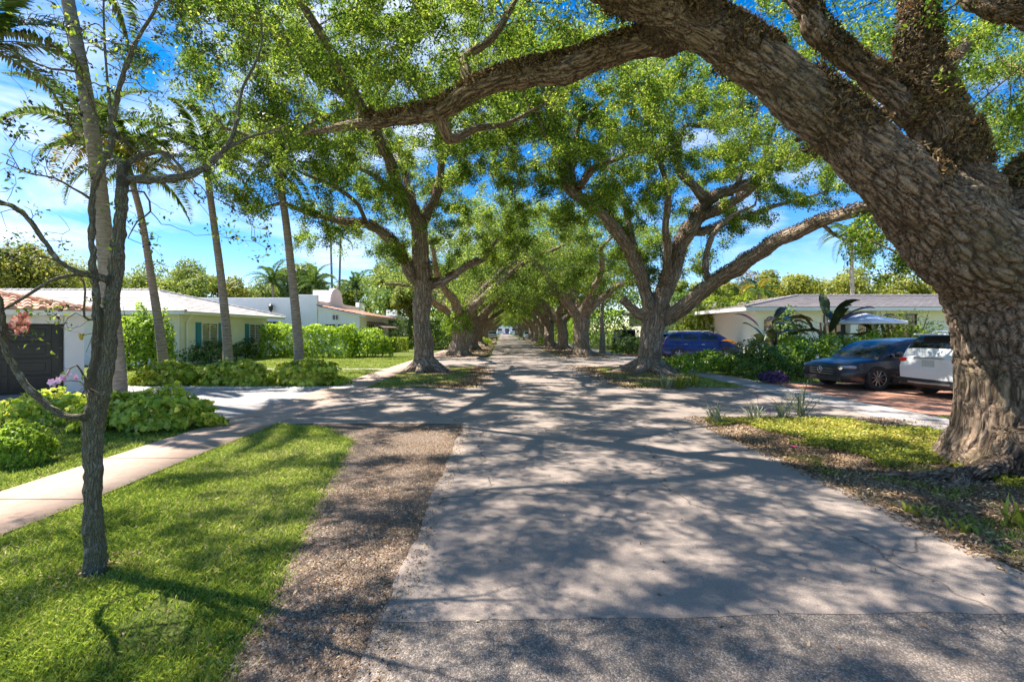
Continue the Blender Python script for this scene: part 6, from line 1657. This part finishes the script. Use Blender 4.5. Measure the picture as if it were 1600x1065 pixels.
def avenue():
    protos = {}
    spec = []  # left: (x, y, trunk radius), right likewise
    left = [(-3.1, 33.5, .62), (-2.75, 44, .55), (-2.7, 55, .5), (-2.9, 68, .55), (-2.9, 82, .6), (-3, 97, .55), (-3, 114, .6), (-3, 133, .6), (-3, 155, .6), (-3, 180, .6), (-3, 208, .6)]
    right = [(5.75, 34.5, .62), (5.6, 44.5, .5), (5.3, 54, .6), (5.5, 66, .55), (5.6, 79, .6), (5.7, 93, .6), (5.7, 110, .6), (5.8, 129, .6), (5.8, 150, .6), (5.8, 176, .6), (5.8, 204, .6)]
    ordn = ['second', 'third', 'fourth', 'fifth', 'sixth', 'seventh', 'eighth', 'ninth', 'tenth', 'eleventh', 'last']
    for s, lst in ((-1, left), (1, right)):
        for k, (x, y, r) in enumerate(lst):
            lab = '%s oak down the avenue on the %s side of the road' % (ordn[k], 'left' if s < 0 else 'right')
            if k == 0: lab = ('oak wrapped in leafy vines, second on the left side of the road' if s < 0 else 'oak with twin spreading limbs, second on the right side of the road')
            if k < 3:
                protos[(s, k)] = oak_generic(501 + k * 2 + (s > 0) * 11, lab, x, y, s, r, [2.9, 2.7, 2.6][k], 62000 if k == 0 else 42000, .14 + .035 * k, 6, 8.0, 3.9 - .2 * k)
            else:
                o = copy_tree(protos[(s, k % 3)]); o.location = (x, y, 0)
                sc = .95 + .12 * ((k * 7) % 3 - 1) * .5; o.scale = (sc, sc * (1 if k % 2 else -1), sc); o['label'] = lab
    # ivy on the second left oak
    bush('ivy', 'ivy climbing the trunk of the second left oak', 'vine', (-3.1, 33.4, 1.3), (.95, .9, 2.6), 3800, .13, M_HEDGE, 460, .3, zmin=.1)
    palm('short cabbage palm leaning on the third left oak', None, [(-3.5, 41.5, 0), (-3.5, 41.5, 1.2), (-3.45, 41.4, 2.2)], .3, .25, 1.6, 12, 90, shaft=False, droop=1.3)
    t = thing('pale_trunk_tree', 'slim pale trunk tree between the right oaks and the off-road vehicle', 'tree', (7.6, 36.5, 0))
    o = MB().tube([(0, 0, 0), (.02, 0, 1.2), (-.05, 0, 2.6), (.1, 0, 4.5)], [.26, .19, .16, .1], 12).build('trunk', M_PTRUNK, t, True)
    rng = np.random.default_rng(9)
    C = rng.normal(size=(2500, 3)) * np.array([1.1, 1.1, .8]) + (0, 0, 5); leaves_obj('crown', rng, C, None, .18, M_BGGREEN, t)
import time
T0 = time.time()
def tick(n): print('T', n, round(time.time() - T0, 1))
setting(); tick('setting')
grounds(); tick('grounds')
oak_hero(); tick('hero')
oak_left(); oak_right(); tick('oaks')
avenue(); tick('avenue')
small_tree(); tick('small')
plants(); tick('plants')
houses(); tick('houses')
cars(); tick('cars')

GR = {'tree': 'trees of the street', 'palm': 'palms of the gardens', 'car': 'cars parked along the street', 'house': 'houses behind the gardens', 'plant': 'strap leaf plants on the verges', 'flower': 'pink flowers on the right verge',
      'orchid': 'orchids growing on the slender tree', 'hedge': 'clipped garden hedges', 'shrub': 'garden shrubs', 'bush': 'garden bushes', 'vine': 'climbing vines', 'banana plant': 'banana plants by the ranch house'}
for o in list(COL.objects):
    if o.parent is None and o.get('category') in GR and not o.get('group'):
        o['group'] = 'oaks lining both sides of the road' if o.name.startswith('oak_tree') else GR[o['category']]
# ---------------------------------------------------------------- light, sky, camera
SUN_EL, SUN_AZ = R(60), R(-70)          # azimuth from +Y towards +X: the sun stands ahead and to the left
def light():
    w = bpy.data.worlds.new('World'); S.world = w; w.use_nodes = True
    nt = w.node_tree; nt.nodes.clear()
    out = nt.nodes.new('ShaderNodeOutputWorld'); bg = nt.nodes.new('ShaderNodeBackground')
    sky = nt.nodes.new('ShaderNodeTexSky'); sky.sky_type = 'NISHITA'; sky.sun_disc = False
    sky.sun_elevation = SUN_EL; sky.sun_rotation = SUN_AZ
    sky.ozone_density = 2.5; sky.dust_density = 0; sky.air_density = .85
    hs = nt.nodes.new('ShaderNodeHueSaturation'); hs.inputs['Saturation'].default_value = 1.5; hs.inputs['Value'].default_value = 1.0
    tn = nt.nodes.new('ShaderNodeMix'); tn.data_type = 'RGBA'; tn.blend_type = 'MULTIPLY'; tn.inputs[0].default_value = 1; tn.inputs[7].default_value = (1.03, .94, .94, 1)
    nt.links.new(sky.outputs[0], tn.inputs[6]); nt.links.new(tn.outputs[2], hs.inputs['Color'])
    tc = nt.nodes.new('ShaderNodeTexCoord'); mp = nt.nodes.new('ShaderNodeMapping')
    mp.inputs['Scale'].default_value = (1.6, 1.6, 5.5); mp.inputs['Location'].default_value = (1.3, .4, .2); mp.inputs['Rotation'].default_value = (0, .18, 0)
    nt.links.new(tc.outputs['Generated'], mp.inputs[0])
    nz = nt.nodes.new('ShaderNodeTexNoise'); nz.inputs['Scale'].default_value = 1.5; nz.inputs['Detail'].default_value = 9; nz.inputs['Roughness'].default_value = .58; nz.inputs['Distortion'].default_value = .5
    nt.links.new(mp.outputs[0], nz.inputs['Vector'])
    rp = nt.nodes.new('ShaderNodeValToRGB'); rp.color_ramp.elements[0].position = .5; rp.color_ramp.elements[1].position = .76
    rp.color_ramp.elements[1].color = (.95, .95, .95, 1)
    # more cloud to the left of the street
    sep = nt.nodes.new('ShaderNodeSeparateXYZ'); nt.links.new(tc.outputs['Generated'], sep.inputs[0])
    mr = nt.nodes.new('ShaderNodeMapRange'); mr.inputs['From Min'].default_value = .5; mr.inputs['From Max'].default_value = -.8
    mr.inputs['To Min'].default_value = -.06; mr.inputs['To Max'].default_value = .055
    nt.links.new(sep.outputs['X'], mr.inputs['Value'])
    ad = nt.nodes.new('ShaderNodeMath'); ad.operation = 'ADD'; nt.links.new(nz.outputs['Fac'], ad.inputs[0]); nt.links.new(mr.outputs[0], ad.inputs[1])
    nt.links.new(ad.outputs[0], rp.inputs[0])
    mx = nt.nodes.new('ShaderNodeMix'); mx.data_type = 'RGBA'
    nt.links.new(rp.outputs[0], mx.inputs[0]); nt.links.new(hs.outputs[0], mx.inputs[6]); mx.inputs[7].default_value = (5.6, 5.9, 6.3, 1)
    nt.links.new(mx.outputs[2], bg.inputs['Color']); bg.inputs['Strength'].default_value = .11
    nt.links.new(bg.outputs[0], out.inputs[0])
    sun = bpy.data.lights.new('sun', 'SUN'); sun.energy = 5.0; sun.angle = R(.55); sun.color = (1, .94, .85)
    so = bpy.data.objects.new('sun', sun); COL.objects.link(so)
    d = Vector((math.sin(SUN_AZ) * math.cos(SUN_EL), math.cos(SUN_AZ) * math.cos(SUN_EL), math.sin(SUN_EL)))
    so.rotation_euler = d.to_track_quat('Z', 'Y').to_euler(); so.location = d * 60
    cam = bpy.data.cameras.new('camera'); co = bpy.data.objects.new('camera', cam); COL.objects.link(co)
    co.location = (0, 0, H); co.rotation_euler = (R(90), 0, 0)
    cam.sensor_width = 36; cam.lens = 36 * F / 1600; cam.shift_x = (800 - U0) / 1600; cam.shift_y = -(532.5 - V0) / 1600
    cam.clip_end = 3000; cam.clip_start = .05
    S.camera = co
    S.view_settings.view_transform = 'Standard'; S.view_settings.look = 'None'; S.view_settings.gamma = 1
    S.view_settings.exposure = EXPOSURE
    S.render.film_transparent = False
    cy = S.cycles
    cy.max_bounces = 8; cy.diffuse_bounces = 4; cy.transmission_bounces = 5; cy.glossy_bounces = 3; cy.transparent_max_bounces = 6
    cy.use_denoising = True; cy.sample_clamp_indirect = 8
EXPOSURE = 1.32
light()
